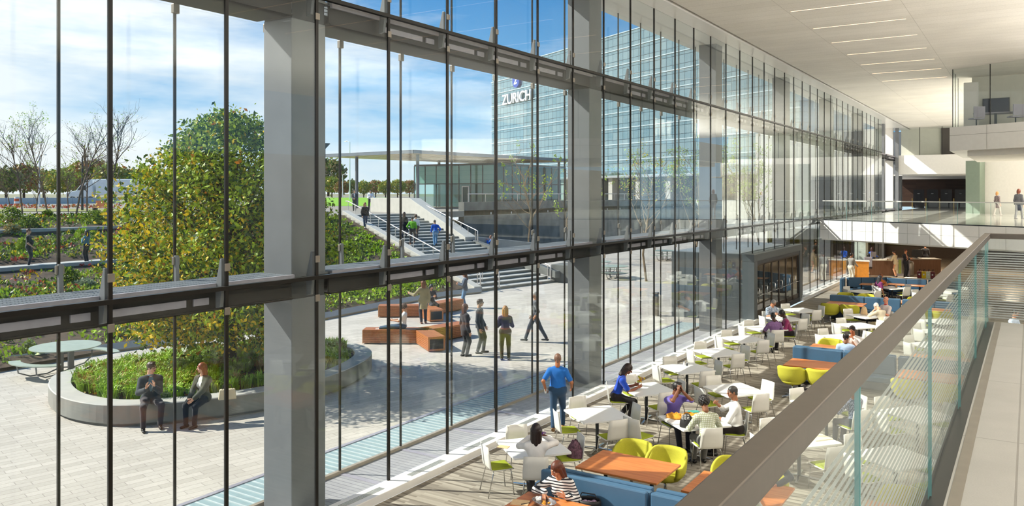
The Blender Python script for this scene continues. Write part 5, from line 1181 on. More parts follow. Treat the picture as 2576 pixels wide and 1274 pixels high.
# ================================================================ people: bodies grown from distance fields
def surf(vals, org, h):
    """surface nets over a numpy distance grid"""
    ins = vals < 0; nx, ny, nz = vals.shape
    off = [(i, j, k) for i in (0, 1) for j in (0, 1) for k in (0, 1)]
    cnt = sum(ins[i:nx-1+i, j:ny-1+j, k:nz-1+k].astype(np.int8) for i, j, k in off)
    act = (cnt > 0) & (cnt < 8); ci = np.argwhere(act)
    if len(ci) == 0: return np.zeros((0, 3)), np.zeros((0, 4), int)
    idx = -np.ones(act.shape, np.int64); idx[act] = np.arange(len(ci))
    acc = np.zeros((len(ci), 3)); num = np.zeros(len(ci))
    for a in range(8):
        for b in range(a+1, 8):
            d = np.array(off[b])-np.array(off[a])
            if np.abs(d).sum() != 1: continue
            A = ci+off[a]; B = ci+off[b]; va = vals[A[:, 0], A[:, 1], A[:, 2]]; vb = vals[B[:, 0], B[:, 1], B[:, 2]]
            m = (va < 0) != (vb < 0); t = np.where(m, va/np.where(va == vb, 1, va-vb), 0)
            acc += np.where(m[:, None], np.array(off[a])+d*t[:, None], 0); num += m
    v = (ci+acc/num[:, None])*h+org
    F = []
    for ax in range(3):
        o1, o2 = [(1, 2), (2, 0), (0, 1)][ax]
        sl0 = [slice(0, n) for n in vals.shape]; sl1 = list(sl0); sl0[ax] = slice(0, -1); sl1[ax] = slice(1, None)
        a, b = ins[tuple(sl0)], ins[tuple(sl1)]; e = np.argwhere(a != b)
        ok = (e[:, o1] > 0) & (e[:, o2] > 0)
        for q in range(3): ok &= e[:, q] < act.shape[q]
        e = e[ok]; dirn = a[e[:, 0], e[:, 1], e[:, 2]]
        u1 = np.zeros(3, int); u1[o1] = 1; u2 = np.zeros(3, int); u2[o2] = 1
        q = np.stack([idx[tuple((e-s).T)] for s in (0*u1, u1, u1+u2, u2)], 1); q[~dirn] = q[~dirn][:, ::-1]; F.append(q)
    F = np.vstack(F); F = F[(F >= 0).all(1)]; return v, F
def smin(a, b, k): h_ = np.clip(.5+.5*(b-a)/k, 0, 1); return b+(a-b)*h_-k*h_*(1-h_)
class SDF:
    def __init__(s, k=.03): s.p = []; s.k = k
    def cap(s, a, b, ra, rb=None, k=None, flat=None):
        """tapered capsule; flat=(unit axis, factor) squashes it along the axis"""
        s.p.append(('c', np.array(a, float), np.array(b, float), ra, ra if rb is None else rb, k, flat)); return s
    def ell(s, c, r, R=None, k=None): s.p.append(('e', np.array(c, float), np.array(r, float), R, k)); return s
    def cut(s, c, n): s.p.append(('p', np.array(c, float), np.array(n, float))); return s
    def sub(s, c, r): s.p.append(('s', np.array(c, float), np.array(r, float))); return s
    def mesh(s, h):
        lo, hi = [], []
        for q in s.p:
            if q[0] == 'c': r = max(q[3], q[4]); lo += [q[1]-r, q[2]-r]; hi += [q[1]+r, q[2]+r]
            elif q[0] == 'e': r = max(q[2]); lo.append(q[1]-r); hi.append(q[1]+r)
        lo = np.min(lo, 0)-2.5*h; hi = np.max(hi, 0)+2.5*h; n = np.ceil((hi-lo)/h).astype(int)+1
        D = np.full(n, 9.0); ax = [lo[i]+h*np.arange(n[i]) for i in range(3)]
        for q in s.p:
            if q[0] in 'ce':
                k = (q[5] if q[0] == 'c' else q[4]) or s.k
                if q[0] == 'c': r = max(q[3], q[4]); l_, h_ = np.minimum(q[1], q[2])-r-k-2*h, np.maximum(q[1], q[2])+r+k+2*h
                else: r = max(q[2]); l_, h_ = q[1]-r-k-2*h, q[1]+r+k+2*h
                i0 = np.clip(np.floor((l_-lo)/h).astype(int), 0, n-1); i1 = np.clip(np.ceil((h_-lo)/h).astype(int)+1, 1, n)
                X = np.stack(np.meshgrid(*[ax[i][i0[i]:i1[i]] for i in range(3)], indexing='ij'), -1)
                if q[0] == 'c':
                    a, b, ra, rb = q[1:5]; ba = b-a; pa = X-a
                    t = np.clip((pa@ba)/max(1e-9, ba@ba), 0, 1); w_ = pa-t[..., None]*ba
                    if q[6] is not None: A, fk = q[6]; A = np.array(A); w_ = w_+(w_@A)[..., None]*A*(1/fk-1)
                    d = np.sqrt((w_*w_).sum(-1))-(ra+(rb-ra)*t)
                    if q[6] is not None: d = d*max(.6, q[6][1])
                else:
                    w_ = X-q[1]
                    if q[3] is not None: w_ = w_@q[3]
                    k0 = np.sqrt(((w_/q[2])**2).sum(-1)); k1 = np.sqrt(((w_/q[2]**2)**2).sum(-1)); d = k0*(k0-1)/np.maximum(k1, 1e-6)
                sl = tuple(slice(i0[i], i1[i]) for i in range(3)); D[sl] = smin(D[sl], d, k)
        if any(q[0] in 'ps' for q in s.p):
            X = np.stack(np.meshgrid(*ax, indexing='ij'), -1)
            for q in s.p:
                if q[0] == 'p': D = np.maximum(D, (X-q[1])@q[2])
                if q[0] == 's':
                    w_ = (X-q[1])/q[2]; k0 = np.sqrt((w_**2).sum(-1)); D = np.maximum(D, -(k0-1)*min(q[2]))
        return surf(D, lo, h)
# ---- head: skull, jaw, nose, ears, brow, lips, eye sockets (metres, centre of skull at origin, facing +Y)
hs = SDF(.018)
hs.ell((0, -.012, .03), (.074, .095, .088)).ell((0, .022, -.045), (.058, .068, .062)).ell((0, .06, -.088), (.026, .024, .022))
hs.cap((0, .088, .015), (0, .112, -.022), .010, .014, .012).ell((0, .104, -.026), (.018, .013, .010), None, .01)
for sx in (-1, 1):
    hs.ell((sx*.074, -.008, -.005), (.010, .022, .034), None, .006).ell((sx*.042, .062, -.025), (.024, .022, .02)).cap((sx*.012, .092, .036), (sx*.045, .074, .038), .010, .008, .012)
hs.ell((0, .088, -.056), (.026, .014, .008), None, .006).ell((0, .084, -.068), (.022, .014, .008), None, .006).cap((0, -.03, -.06), (0, -.045, -.16), .055, .058, .02)
for sx in (-1, 1): hs.sub((sx*.031, .104, .016), (.017, .018, .011))
HV_, HF_ = hs.mesh(.0055)
HM_ = np.zeros(len(HF_), int); hc = HV_[HF_].mean(1)
HM_[(hc[:, 1] > .085) & (np.abs(hc[:, 0]) < .026) & (hc[:, 2] < -.049) & (hc[:, 2] > -.074)] = 1
HM_[(hc[:, 1] > .06) & (np.abs(hc[:, 0]) > .014) & (np.abs(hc[:, 0]) < .05) & (hc[:, 2] > .031) & (hc[:, 2] < .047)] = 2
def sphere(c, r, n=8, m=6):
    v = [(c[0]+r*math.sin(PI*i/m)*math.cos(2*PI*k/n), c[1]+r*math.sin(PI*i/m)*math.sin(2*PI*k/n), c[2]+r*math.cos(PI*i/m)) for i in range(m+1) for k in range(n)]
    return np.array(v), np.array([(i*n+k, i*n+(k+1) % n, (i+1)*n+(k+1) % n, (i+1)*n+k) for i in range(m) for k in range(n)])
for sx in (-1, 1):
    for c, r, mi in (((sx*.031, .082, .016), .0125, 3), ((sx*.031, .0915, .016), .0058, 4)):
        v, f = sphere(c, r); HF_ = np.vstack([HF_, f+len(HV_)]); HV_ = np.vstack([HV_, v]); HM_ = np.r_[HM_, np.full(len(f), mi)]
HMAT = [('skin',), ('lip',), ('brow',), ('white',), ('iris',)]
# ---- hands: palm towards -Z, fingers along +Y, thumb on +X (a left hand seen palm down); mirrored for the right
def hand(curl, spread=0.0):
    q = SDF(.006)
    q.cap((0, -.03, 0), (0, .0, 0), .026, .027, .012, ((0, 0, 1), .62)).cap((-.018, .02, 0), (-.022, .075, 0), .017, .013, .012, ((0, 0, 1), .7)).cap((.012, .02, 0), (.02, .075, 0), .02, .014, .012, ((0, 0, 1), .7)).cap((-.02, .07, 0), (.024, .076, 0), .011, .011, .01)
    for i, (x, L, sp_) in enumerate(((.027, .072, .10), (.009, .080, .02), (-.009, .074, -.05), (-.026, .058, -.14))):
        p = np.array([x, .075 if i < 3 else .068, 0]); a = 0; r = .0086
        for seg, fr in enumerate((.44, .32, .24)):
            a += curl*(.55, .8, .6)[seg]; d = np.array([math.sin(sp_*(1+spread)), math.cos(a), -math.sin(a)]); e = p+d/np.linalg.norm(d)*L*fr
            q.cap(p, e, r, r-.0008, .003); p = e; r -= .0009
    p = np.array([.024, .015, -.006])
    for seg, (L, d) in enumerate(((.035, (.75, .6, -.25)), (.03, (.5, .8, -.25-curl*.3)), (.024, (.25, .9, -.3-curl*.5)))):
        d = np.array(d)/np.linalg.norm(d); e = p+d*L; q.cap(p, e, .0115-.0012*seg, .0102-.0012*seg, .006); p = e
    return q.mesh(.0042)
HANDS = {'relaxed': hand(.45), 'open': hand(.12, 1.2), 'grip': hand(1.15), 'flat': hand(.06)}
# ---- hair, in head space
def hair_sdf(style):
    q = SDF(.012)
    if style in ('short', 'balding', 'crop'):
        g = .012 if style == 'short' else .005
        q.ell((0, -.016, .036), (.076+g, .098+g, .088+g)).cap((.07, -.03, .01), (.06, -.05, -.045), .018, .012).cap((-.07, -.03, .01), (-.06, -.05, -.045), .018, .012).cap((0, -.085, .0), (0, -.08, -.06), .03, .03)
        if style == 'balding': q.cut((0, 0, .05), (0, .25, 1))
        q.sub((0, .10, -.03), (.078, .085, .088)); q.cut((0, 0, -.085), (0, 0, -1))
        if style == 'short': q.ell((.02, .055, .108), (.045, .04, .022)).ell((-.03, .03, .115), (.04, .045, .02))
    elif style == 'curly':
        for i in range(60):
            a, b = i*2.4, math.acos(1-1.75*(i+.5)/60); d = np.array([math.sin(b)*math.cos(a)*.088, math.sin(b)*math.sin(a)*.108-.02, math.cos(b)*.1+.03]); q.ell(d, (.026, .026, .026))
        q.sub((0, .115, -.02), (.068, .075, .085))
    else:
        q.ell((0, -.02, .036), (.09, .11, .102))
        L = {'long': -.30, 'bob': -.13, 'ponytail': -.10, 'bun': -.08, 'mid': -.2}[style]
        if style in ('long', 'bob', 'mid'):
            for sx in (-1, 1): q.cap((sx*.072, -.01, .02), (sx*.082, -.03, L*.75), .034, .026).cap((sx*.05, -.07, .0), (sx*.06, -.08, L), .05, .034)
            q.cap((0, -.085, 0), (0, -.095, L), .055, .045)
        else: q.cap((0, -.07, .0), (0, -.07, -.06), .05, .035)
        if style == 'ponytail': q.cap((0, -.115, .03), (0, -.15, -.05), .03, .045).cap((0, -.15, -.05), (0.02, -.14, -.26), .05, .025)
        if style == 'bun': q.ell((0, -.12, .05), (.045, .045, .045))
        q.sub((0, .125, -.04), (.066, .105, .098))
    return q.mesh(.0085)
HAIR = {}
def skinmat(c):
    n = 'skin_'+c
    if n in bpy.data.materials: return bpy.data.materials[n]
    m = mat(n, c, .5, 0, .05, 25); b = m.node_tree.nodes['Principled BSDF']; b.inputs['Subsurface Weight'].default_value = .0; return m
_mc = {}
def cm(c, kind='cloth'):
    """plain clothing colour, or a named pattern"""
    key = (c, kind)
    if key in _mc: return _mc[key]
    if kind == 'hair': m = mat('hair_'+c, c, .45, 0, .35, 60, .4)
    elif kind == 'shoe': m = mat('shoe_'+c, c, .35, 0, .1)
    elif isinstance(c, tuple):
        pat, c1, c2 = c; x = NT('cloth_'+pat); v = x.coord()
        if pat == 'stripe':
            w_ = x.new('ShaderNodeTexWave'); w_.bands_direction = 'Z'; w_.inputs['Scale'].default_value = 7.5; w_.inputs['Distortion'].default_value = .6; x.ln(v, w_.inputs[0]); f = w_.outputs['Fac']; x.ln(x.ramp(f, [(.30, c2), (.40, c1)]), x.b.inputs['Base Color'])
        elif pat == 'check':
            a = []
            for ax in 'XZ':
                w_ = x.new('ShaderNodeTexWave'); w_.bands_direction = ax; w_.inputs['Scale'].default_value = 9; x.ln(v, w_.inputs[0]); a.append(w_.outputs['Fac'])
            x.ln(x.ramp(x.math('MAXIMUM', a[0], a[1]), [(.72, c1), (.9, c2)]), x.b.inputs['Base Color'])
        elif pat == 'block':   # two colours, split by height
            s_ = x.new('ShaderNodeSeparateXYZ'); x.ln(v, s_.inputs[0]); x.ln(x.ramp(x.math('MULTIPLY', s_.outputs[2], .5), [(.512, c2), (.518, c1)]), x.b.inputs['Base Color'])
        else:
            n = x.noise(v, 45, 2); x.ln(x.ramp(n, [(.45, c1), (.58, c2)]), x.b.inputs['Base Color'])
        m = x.set(Roughness=.85)
    else:
        m = mat('cloth_'+c, c, .85, 0, .07, 9, .25, .3, .2)
        nb2 = m.node_tree.nodes
    _mc[key] = m; return m
M_eyew = mat('eye_white', 'e8e4dc', .3); M_iris = mat('dark_iris', '21160f', .3)
def V3(*a): return np.array(a, float)
def nrm3(v): v = np.array(v, float); return v/max(1e-9, np.linalg.norm(v))
def ik(a, t, l1, l2, pole):
    d = t-a; L = np.linalg.norm(d); L2 = min(L, (l1+l2)*.999); u = d/max(L, 1e-6)
    c = (l1*l1+L2*L2-l2*l2)/(2*l1*L2); c = max(-1, min(1, c)); p = np.array(pole, float); p = p-u*(p@u); p = nrm3(p)
    return a+u*l1*c+p*l1*math.sqrt(1-c*c), a+u*L2
def rot(axis, ang): return np.array(Matrix.Rotation(ang, 3, Vector(axis)))
def np_obj(name, v, f, mats, mi=None, parent=None, smooth=True):
    o = fastmesh(name, v, f, mi, mats, parent)
    if smooth: o.data.polygons.foreach_set('use_smooth', [True]*len(o.data.polygons))
    return o
HANDS_AT = {}
def person(lab, loc, face, h=1.75, hip=None, seat=None, lean=0, side=0, twist=0, head=(0, 0, 0), lh=None, rh=None, lf=None, rf=None, lhand='relaxed', rhand='relaxed', ldir=None, rdir_=None,
           skin='c98f6c', hair='short', hairc='2a1d15', top='3a3f46', sleeve=1.0, jacket=None, legs='23252b', skirt=None, shoes='1d1a18', female=False, fat=1.0, lpole=None, rpole=None, glasses=False, vox=.016, toes=(0, 0), collar=None, coat=0.0, kn=None, bare_legs=False):
    """face: world angle the body looks towards.  Local frame: +Y ahead, +X the person's right.  Targets are local metres."""
    S = h/1.75; F = fat
    P = V3(0, 0, (.93*S if seat is None else seat+.10) if hip is None else hip)
    Rl = rot((1, 0, 0), -math.radians(lean)) @ rot((0, 1, 0), math.radians(side)); Rt = Rl @ rot((0, 0, 1), math.radians(twist))
    up = Rl @ V3(0, 0, 1); rt = Rt @ V3(1, 0, 0); fw = Rt @ V3(0, 1, 0)
    CH = P+up*.30*S; NB = P+up*.50*S+fw*-.01; sw = (.165 if female else .185)*S
    SHR, SHL = NB-up*.068*S+rt*sw, NB-up*.068*S-rt*sw
    pit, yaw, rol = [math.radians(q) for q in head]
    Rh = Rt @ rot((0, 0, 1), yaw) @ rot((1, 0, 0), -pit+math.radians(lean)*.6) @ rot((0, 1, 0), rol)
    HS = .97*S; HC = NB+up*.085*S+Rh @ V3(0, .025, .125)*S
    hx = .088*S; HR, HL = P+V3(hx, 0, 0), P-V3(hx, 0, 0)
    sit = seat is not None
    rf = V3(*(rf if rf else ((.10*S, .48, 0) if sit else (.09*S, .02, 0)))); lf = V3(*(lf if lf else ((-.10*S, .48, 0) if sit else (-.09*S, -.02, 0))))
    AR, AL = rf+V3(0, -.0, .085*S), lf+V3(0, -.0, .085*S)
    kp = V3(0, 1, .25) if not sit else V3(0, .35, 1)
    KR, AR = ik(HR, AR, .44*S, .43*S, kp+V3(.12, 0, 0)); KL, AL = ik(HL, AL, .44*S, .43*S, kp-V3(.12, 0, 0))
    rh = V3(*rh) if rh is not None else SHR+V3(.06, .06, -.52)*S; lh = V3(*lh) if lh is not None else SHL+V3(-.06, .06, -.52)*S
    ER, WR = ik(SHR, rh, .29*S, .25*S, rpole if rpole is not None else V3(.5, -.7, -.4)); EL, WL = ik(SHL, lh, .29*S, .25*S, lpole if lpole is not None else V3(-.5, -.7, -.4))
    flat = (fw, .72)
    def torso(q, g, to=.06, hem=None):
        q.cap(P+up*.02, P+up*.15*S, .125*S*F+g, .112*S*F*(.93 if female else 1)+g, .04, flat).cap(P+up*.15*S, CH+up*.06*S, .112*S*F*(.93 if female else 1)+g, .138*S*(F*.5+.5)*(.93 if female else 1)+g, .05, flat)
        q.cap(SHL+rt*.02, SHR-rt*.02, .056*S+g, .056*S+g, .05).cap(CH+up*.06*S-rt*.05*S, CH+up*.06*S+rt*.05*S, .105*S+g, .105*S+g, .05, flat)
        for s0 in (SHR, SHL): q.cap(NB+up*.012*S+(s0-NB)*.22, s0+(NB-s0)*.12, .046*S+g*.6, .05*S+g*.8, .04)
        if female: q.ell(CH+up*.02*S+fw*.085*S+rt*.065*S, (.055*S+g,)*3, None, .04).ell(CH+up*.02*S+fw*.085*S-rt*.065*S, (.055*S+g,)*3, None, .04)
        if F > 1.1: q.ell(P+up*.17*S+fw*.06*F, (.15*S*F+g, .12*S*F+g, .15*S+g), None, .06)
    def pelvis(q, g): q.cap(HL, HR, .105*S*F+g, .105*S*F+g, .05, ((0, 1, 0), .92))
    def arm_(q, g, frac=1.0, ga=None):
        for s0, e, w_ in ((SHR, ER, WR), (SHL, EL, WL)):
            q.cap(s0, e, .052*S+g, .041*S+g, .03)
            if frac > .55: q.cap(e, e+(w_-e)*min(1, (frac-.5)*2), .041*S+g, .030*S+g+.004*(g > 0), .025)
    def arm_short(q, g):
        for s0, e in ((SHR, ER), (SHL, EL)): q.cap(s0, s0+(e-s0)*.72, .054*S+g, .052*S+g, .03)
    def leg_(q, g, ank=.0):
        for h0, k_, a_ in ((HR, KR, AR), (HL, KL, AL)): q.cap(h0, k_, .088*S*(F*.4+.6)+g, .058*S+g, .04).cap(k_, a_+(k_-a_)*ank, .056*S+g, .038*S+g*1.3, .03)
    tr_, tl_ = [math.radians(t) for t in toes]
    ftR, ftL = rot((0, 0, 1), -tr_) @ V3(0, 1, 0), rot((0, 0, 1), tl_) @ V3(0, 1, 0)
    def foot_(q, g):
        for a_, ft in ((AR, ftR), (AL, ftL)): hz0 = a_[2]-.085*S+.036; b = V3(a_[0], a_[1], hz0); q.cap(a_, b-ft*.035, .036*S+g, .034+g, .02).cap(b-ft*.045, b+ft*.15*S, .034+g, .03+g, .02, ((0, 0, 1), .85))
    t = thing('person', lab, 'person', loc, face-PI/2); mi_h = None
    b = SDF(.035); torso(b, 0); pelvis(b, 0); arm_(b, 0); leg_(b, 0); foot_(b, -.004); b.cap(NB-up*.02, NB+(HC-NB)*.6, .054*S, .05*S, .03)
    v, f = b.mesh(vox); m_ = np.zeros(len(f), int)
    hv = (HV_*HS) @ Rh.T+HC; f = np.vstack([f, HF_+len(v)]); v = np.vstack([v, hv]); m_ = np.r_[m_, HM_]
    for w_, e, hd, ds, sg in ((WR, ER, rhand, rdir_, -1), (WL, EL, lhand, ldir, 1)):
        qv, qf = HANDS[hd]; d = nrm3(w_-e) if ds is None else nrm3(ds[0]); inward = -rt*(-sg) if ds is None or len(ds) < 2 else np.array(ds[1], float)
        pn = inward-d*(inward@d); pn = nrm3(pn); zz3 = -pn; xx = np.cross(d, zz3)
        R_ = np.stack([xx, d, zz3], 1); hv = (qv*np.array([sg, 1, 1])*S) @ R_.T+w_+d*.028*S
        # thumb side: towards the front of the body
        f = np.vstack([f, (qf if sg > 0 else qf[:, ::-1])+len(v)]); v = np.vstack([v, hv]); m_ = np.r_[m_, np.zeros(len(qf), int)]
    sk = skinmat(skin); np_obj('body', v, f, [sk, cm('9a5248' if skin > '9' else '5a2c26', 'shoe'), cm(hairc, 'hair'), M_eyew, M_iris], m_, t)
    # clothing, each a mesh of its own
    g = .012
    q = SDF(.035); torso(q, g); pelvis(q, g*.7) if not jacket else None
    (arm_(q, g, 1.0 if sleeve >= 1 else sleeve) if sleeve > .55 else arm_short(q, g)) if not jacket else None
    q.cut(P-up*(-.05 if not sit else -.02), -up); nbp = NB+up*.05*S; q.cut(nbp, up)
    v, f = q.mesh(vox); np_obj('shirt', v, f, [cm(top)], None, t)
    if collar:
        q = SDF(.01)
        for k in range(10):
            a = 2*PI*k/10; a2 = 2*PI*(k+1)/10; ring_ = lambda A: NB+up*(.03+.012*math.cos(A))*S+fw*(.058*math.sin(A-PI/2)*-1)*S+rt*.062*math.cos(A-PI/2)*S
            q.cap(ring_(a), ring_(a2), .017*S, .017*S)
        v, f = q.mesh(.008); np_obj('collar', v, f, [cm(collar)], None, t)
    if jacket:
        g2 = .024; q = SDF(.04); torso(q, g2); arm_(q, g2, .97); pelvis(q, g2)
        if coat or True:
            dn = .10+coat
            if not sit: q.cap(P, P-V3(0, 0, dn), .12*S*F+g2, .135*S*F+g2, .05, ((0, 1, 0), .85))
        q.cut(P-V3(0, 0, dn if not sit else .06), (0, 0, -1)); q.cut(NB+up*.055*S, up)
        # open front
        q.sub(NB+fw*.16*S+up*-.06*S, (.058*S, .13, .30)) if not female else q.sub(NB+fw*.16*S-up*.1, (.06, .12, .36))
        v, f = q.mesh(vox); np_obj('jacket', v, f, [cm(jacket)], None, t)
    if skirt:
        q = SDF(.04); pelvis(q, .016); L = skirt[1]
        if sit:
            for h0, k_ in ((HR, KR), (HL, KL)): q.cap(h0, h0+(k_-h0)*min(1, L/.44), .1*S, .085*S, .05)
        else: q.cap(P, P-V3(0, 0, L*.9), .118*S, .15*S, .06, ((0, 1, 0), .85)); q.cut(P-V3(0, 0, L), (0, 0, -1))
        q.cut(P+up*.06, up); v, f = q.mesh(vox); np_obj('skirt', v, f, [cm(skirt[0])], None, t)
    if legs:
        q = SDF(.03); pelvis(q, .013); leg_(q, .014, .05)
        if not sit: q.cap(P-up*.02, P+up*.15*S, .125*S*F+.016, .112*S*F*(.93 if female else 1)+.018, .04, flat); q.cut(P+up*(.10*S), up)
        v, f = q.mesh(vox); np_obj('trousers', v, f, [cm(legs)], None, t)
    if shoes:
        for a_, ft in ((AR, ftR), (AL, ftL)):
            q = SDF(.015); b = V3(a_[0], a_[1], a_[2]-.085*S+.036)
            q.cap(a_-V3(0, 0, .03), b-ft*.035, .042*S, .04, .02).cap(b-ft*.045, b+ft*.15*S, .04, .036, .02, ((0, 0, 1), .85))
            v, f = q.mesh(min(vox, .012)); np_obj('shoe', v, f, [cm(shoes, 'shoe')], None, t)
    if hair:
        if hair not in HAIR: HAIR[hair] = hair_sdf(hair)
        qv, qf = HAIR[hair]; np_obj('hair', (qv*HS) @ Rh.T+HC, qf, [cm(hairc, 'hair')], None, t)
    if glasses:
        mb = MB(); T = lambda x, y, z: Vector(Rh @ (V3(x, y, z)*HS)+HC)
        for sx in (-1, 1):
            mb.tube([T(sx*.033+.022*math.cos(2*PI*k/12), .108, .014+.016*math.sin(2*PI*k/12)) for k in range(13)], .0035, 5); mb.tube([T(sx*.055, .106, .018), T(sx*.078, .0, .012)], .003, 5)
        mb.tube([T(-.011, .11, .016), T(.011, .11, .016)], .003, 5); mb.build('glasses', M_black, t)
    Mw = Matrix.Translation(Vector(loc)) @ Matrix.Rotation(face-PI/2, 4, 'Z')
    HANDS_AT[lab] = [Mw @ Vector(w_+nrm3(w_-e)*.08) for w_, e in ((WL, EL), (WR, ER))]
    return t
# ================================================================ the people of the photograph
def ang(dx, dy): return math.atan2(dy, dx)
VIEW = PI/2+TH          # world angle the camera looks along
# image-relative headings: 0 away from the viewer, 90 towards the right of the picture, 180 towards the viewer
def hd(deg): return VIEW-math.radians(deg)
def on(u, v, z=0): return G(u, v, z)
# ---- on the planter
person('seated man in dark jacket and glasses gesturing with both hands on the planter wall', (-16.92, 10.98, 0), hd(150), 1.80, seat=.5, lean=4, head=(4, 42, 0), glasses=True, skin='d9a384', hair='short', hairc='3a2618', top='56737f', jacket='2f3438', legs='3b3336', collar='56737f',
       lh=(-.04, .36, .93), rh=(.13, .38, .90), lhand='open', rhand='open', ldir=((.1, .35, 1), (.7, .5, 0)), rdir_=((-.1, .35, 1), (-.7, .5, 0)), lf=(-.16, .42, 0), rf=(.2, .52, 0), vox=.013)
person('seated red haired woman in olive cardigan on the planter wall beside the man in glasses', (-16.02, 11.72, 0), hd(-160), 1.68, seat=.5, lean=2, head=(2, -38, 0), skin='e0ad90', hair='mid', hairc='8a3c22', top='e8e3d8', jacket='4a4a3a', legs='17181f', female=True, shoes='151313',
       lh=(-.06, .36, .66), rh=(.06, .37, .66), lf=(-.10, .40, 0), rf=(.12, .42, 0), vox=.013, coat=.05)
# ---- on the slope and stairs
person('man in black polo standing on the garden path of the slope', AT(72, 668, 39)*Vector((1, 1, 0))+Vector((0, 0, 1.76)), hd(70), 1.82, head=(0, 0, 0), skin='d2a080', hair='crop', hairc='6b4630', top='16181b', sleeve=.4, legs='232a33', fat=1.15, rh=(.22, .22, .95))
person('woman in teal top with hand to her face on the garden path of the slope', AT(218, 661, 41)*Vector((1, 1, 0))+Vector((0, 0, 1.76)), hd(-75), 1.66, skin='b98566', hair='mid', hairc='22181a', top='4d7c8c', legs='1f232b', female=True, rh=(.06, .2, 1.45), lh=(-.05, .24, 1.2))
person('man in grey suit walking on the terrace at the head of the stairs', AT(892, 531, 69)*Vector((1, 1, 0))+Vector((0, 0, ZW)), hd(175), 1.80, skin='d0a080', hair='crop', hairc='3a2a20', top='d6d8d8', jacket='4a4c50', legs='45474b', rh=(.05, .26, 1.05), lh=(-.06, .26, 1.05), rf=(.08, .12, 0), lf=(-.06, -.1, 0), vox=.02)
jk = person('man in white shirt with a dark jacket over his arm on the terrace', AT(932, 531, 69)*Vector((1, 1, 0))+Vector((0, 0, ZW)), hd(170), 1.80, skin='c99a78', hair='crop', hairc='2a1d16', top='e6e9ee', legs='2a2c33', rh=(.1, .2, 1.2), lh=(-.26, .18, 1.08), rf=(.14, .1, 0), lf=(-.12, -.05, 0), vox=.02)
def stairz(p):
    # height of the step under a point of the stairs
    a, b = SBL.lerp(SBR, .5), STL.lerp(STR, .5); d = (b-a); t = (Vector((p.x, p.y, 0))-a).dot(d)/d.length_squared; return max(0, min(NS, math.ceil(t*NS)))*rise
def onstair(u, v):
    lo, hi = 36., 70.
    for _ in range(40):
        m = (lo+hi)/2; p = AT(u, v, m)
        a, b = SBL.lerp(SBR, .5), STL.lerp(STR, .5); d = b-a; t = (Vector((p.x, p.y, 0))-a).dot(d)/d.length_squared
        if p.z > t*3.8: lo = m
        else: hi = m
    p = AT(u, v, m); p.z = stairz(p); return p
person('auburn haired woman in black jacket coming down the stairs by the handrail', onstair(918, 578), hd(150), 1.68, skin='d9a88c', hair='mid', hairc='7a3f24', top='1d1c20', jacket='1d1c20', legs='2f4560', female=True, rf=(.08, .15, -.12), lf=(-.08, -.1, 0), shoes='d8cfc4', vox=.018)
person('woman in long black coat climbing the stairs', onstair(1017, 604), hd(10), 1.70, skin='c99878', hair='long', hairc='3b241a', top='1b1d22', jacket='1b1d22', coat=.3, legs='20283a', female=True, rf=(.08, .12, .12), lf=(-.08, -.14, 0), vox=.018)
person('woman in white top with curly brown hair climbing the stairs behind the green pullover', onstair(1046, 606), hd(-10), 1.70, skin='b98566', hair='curly', hairc='4a2c1a', top='e9e4de', legs='5a5048', female=True, lf=(-.08, .12, .12), rf=(.08, -.14, 0), vox=.018)
person('man in bright green pullover climbing the stairs', onstair(1037, 622), hd(5), 1.78, skin='b98566', hair='crop', hairc='1d1613', top='6fb02e', legs='4a4441', rf=(.08, .2, .12), lf=(-.08, -.18, .02), shoes='9a5a30', lh=(-.24, .12, 1.0), lean=8, vox=.018)
person('man in blue jacket bending forward as he climbs the stairs', onstair(1096, 624), hd(-20), 1.74, skin='b98566', hair='crop', hairc='1d1613', top='2258b8', legs='5c86ab', rf=(.08, .16, .1), lf=(-.1, -.1, 0), lean=24, rh=(.25, .05, .9), vox=.018)
person('woman in blue with raised phone behind the low wall by the stairs', P_at(1235, 55, .75), hd(-80), 1.68, skin='d0a080', hair='mid', hairc='6a3a22', top='2b6cc4', legs='2b3a4c', female=True, rh=(.05, .28, 1.35), lh=(-.05, .26, 1.3), vox=.018)
# ---- round the timber benches
person('curly haired woman in white tee sitting lengthways on the nearer timber bench', (-18.68, 21.88, .02), ang(-1.75, -1.1), 1.68, seat=.47, lean=-4, head=(14, 0, 0), skin='c99574', hair='curly', hairc='4a2e1e', top='e3e2df', sleeve=.5, legs='33526c', female=True, rf=(.08, .86, .42), lf=(-.08, .84, .42), rh=(.06, .36, .78), lh=(-.06, .36, .78), shoes='e5ddd2', vox=.014)
person('woman in tan coat with arm stretched out behind the farther bench', (-20.75, 25.55, 0), hd(-20), 1.78, skin='c99574', hair='mid', hairc='6b3e26', top='8a7a60', jacket='8c8263', coat=.25, legs='232838', female=True, lh=(-.5, .22, 1.22), lpole=V3(-.5, -.3, -.8), vox=.014, shoes='6a4a3a')
person('person in dark hooded top sitting on the farther timber bench', (-21.72, 27.25, .02), hd(150), 1.70, seat=.47, head=(20, 0, 0), skin='c99574', hair='mid', hairc='22222c', top='22273c', legs='23252e', rh=(.06, .34, .85), lh=(-.06, .34, .85), vox=.016)
person('woman in denim jacket looking at her phone by the planted kerb', (-21.98, 30.1, 0), hd(-95), 1.68, skin='d9a88c', hair='long', hairc='5a3a2a', top='cfc6c0', jacket='4b5868', legs='5a7fa2', female=True, rh=(.05, .3, 1.12), lh=(-.05, .3, 1.1), head=(14, 0, 0), vox=.015)
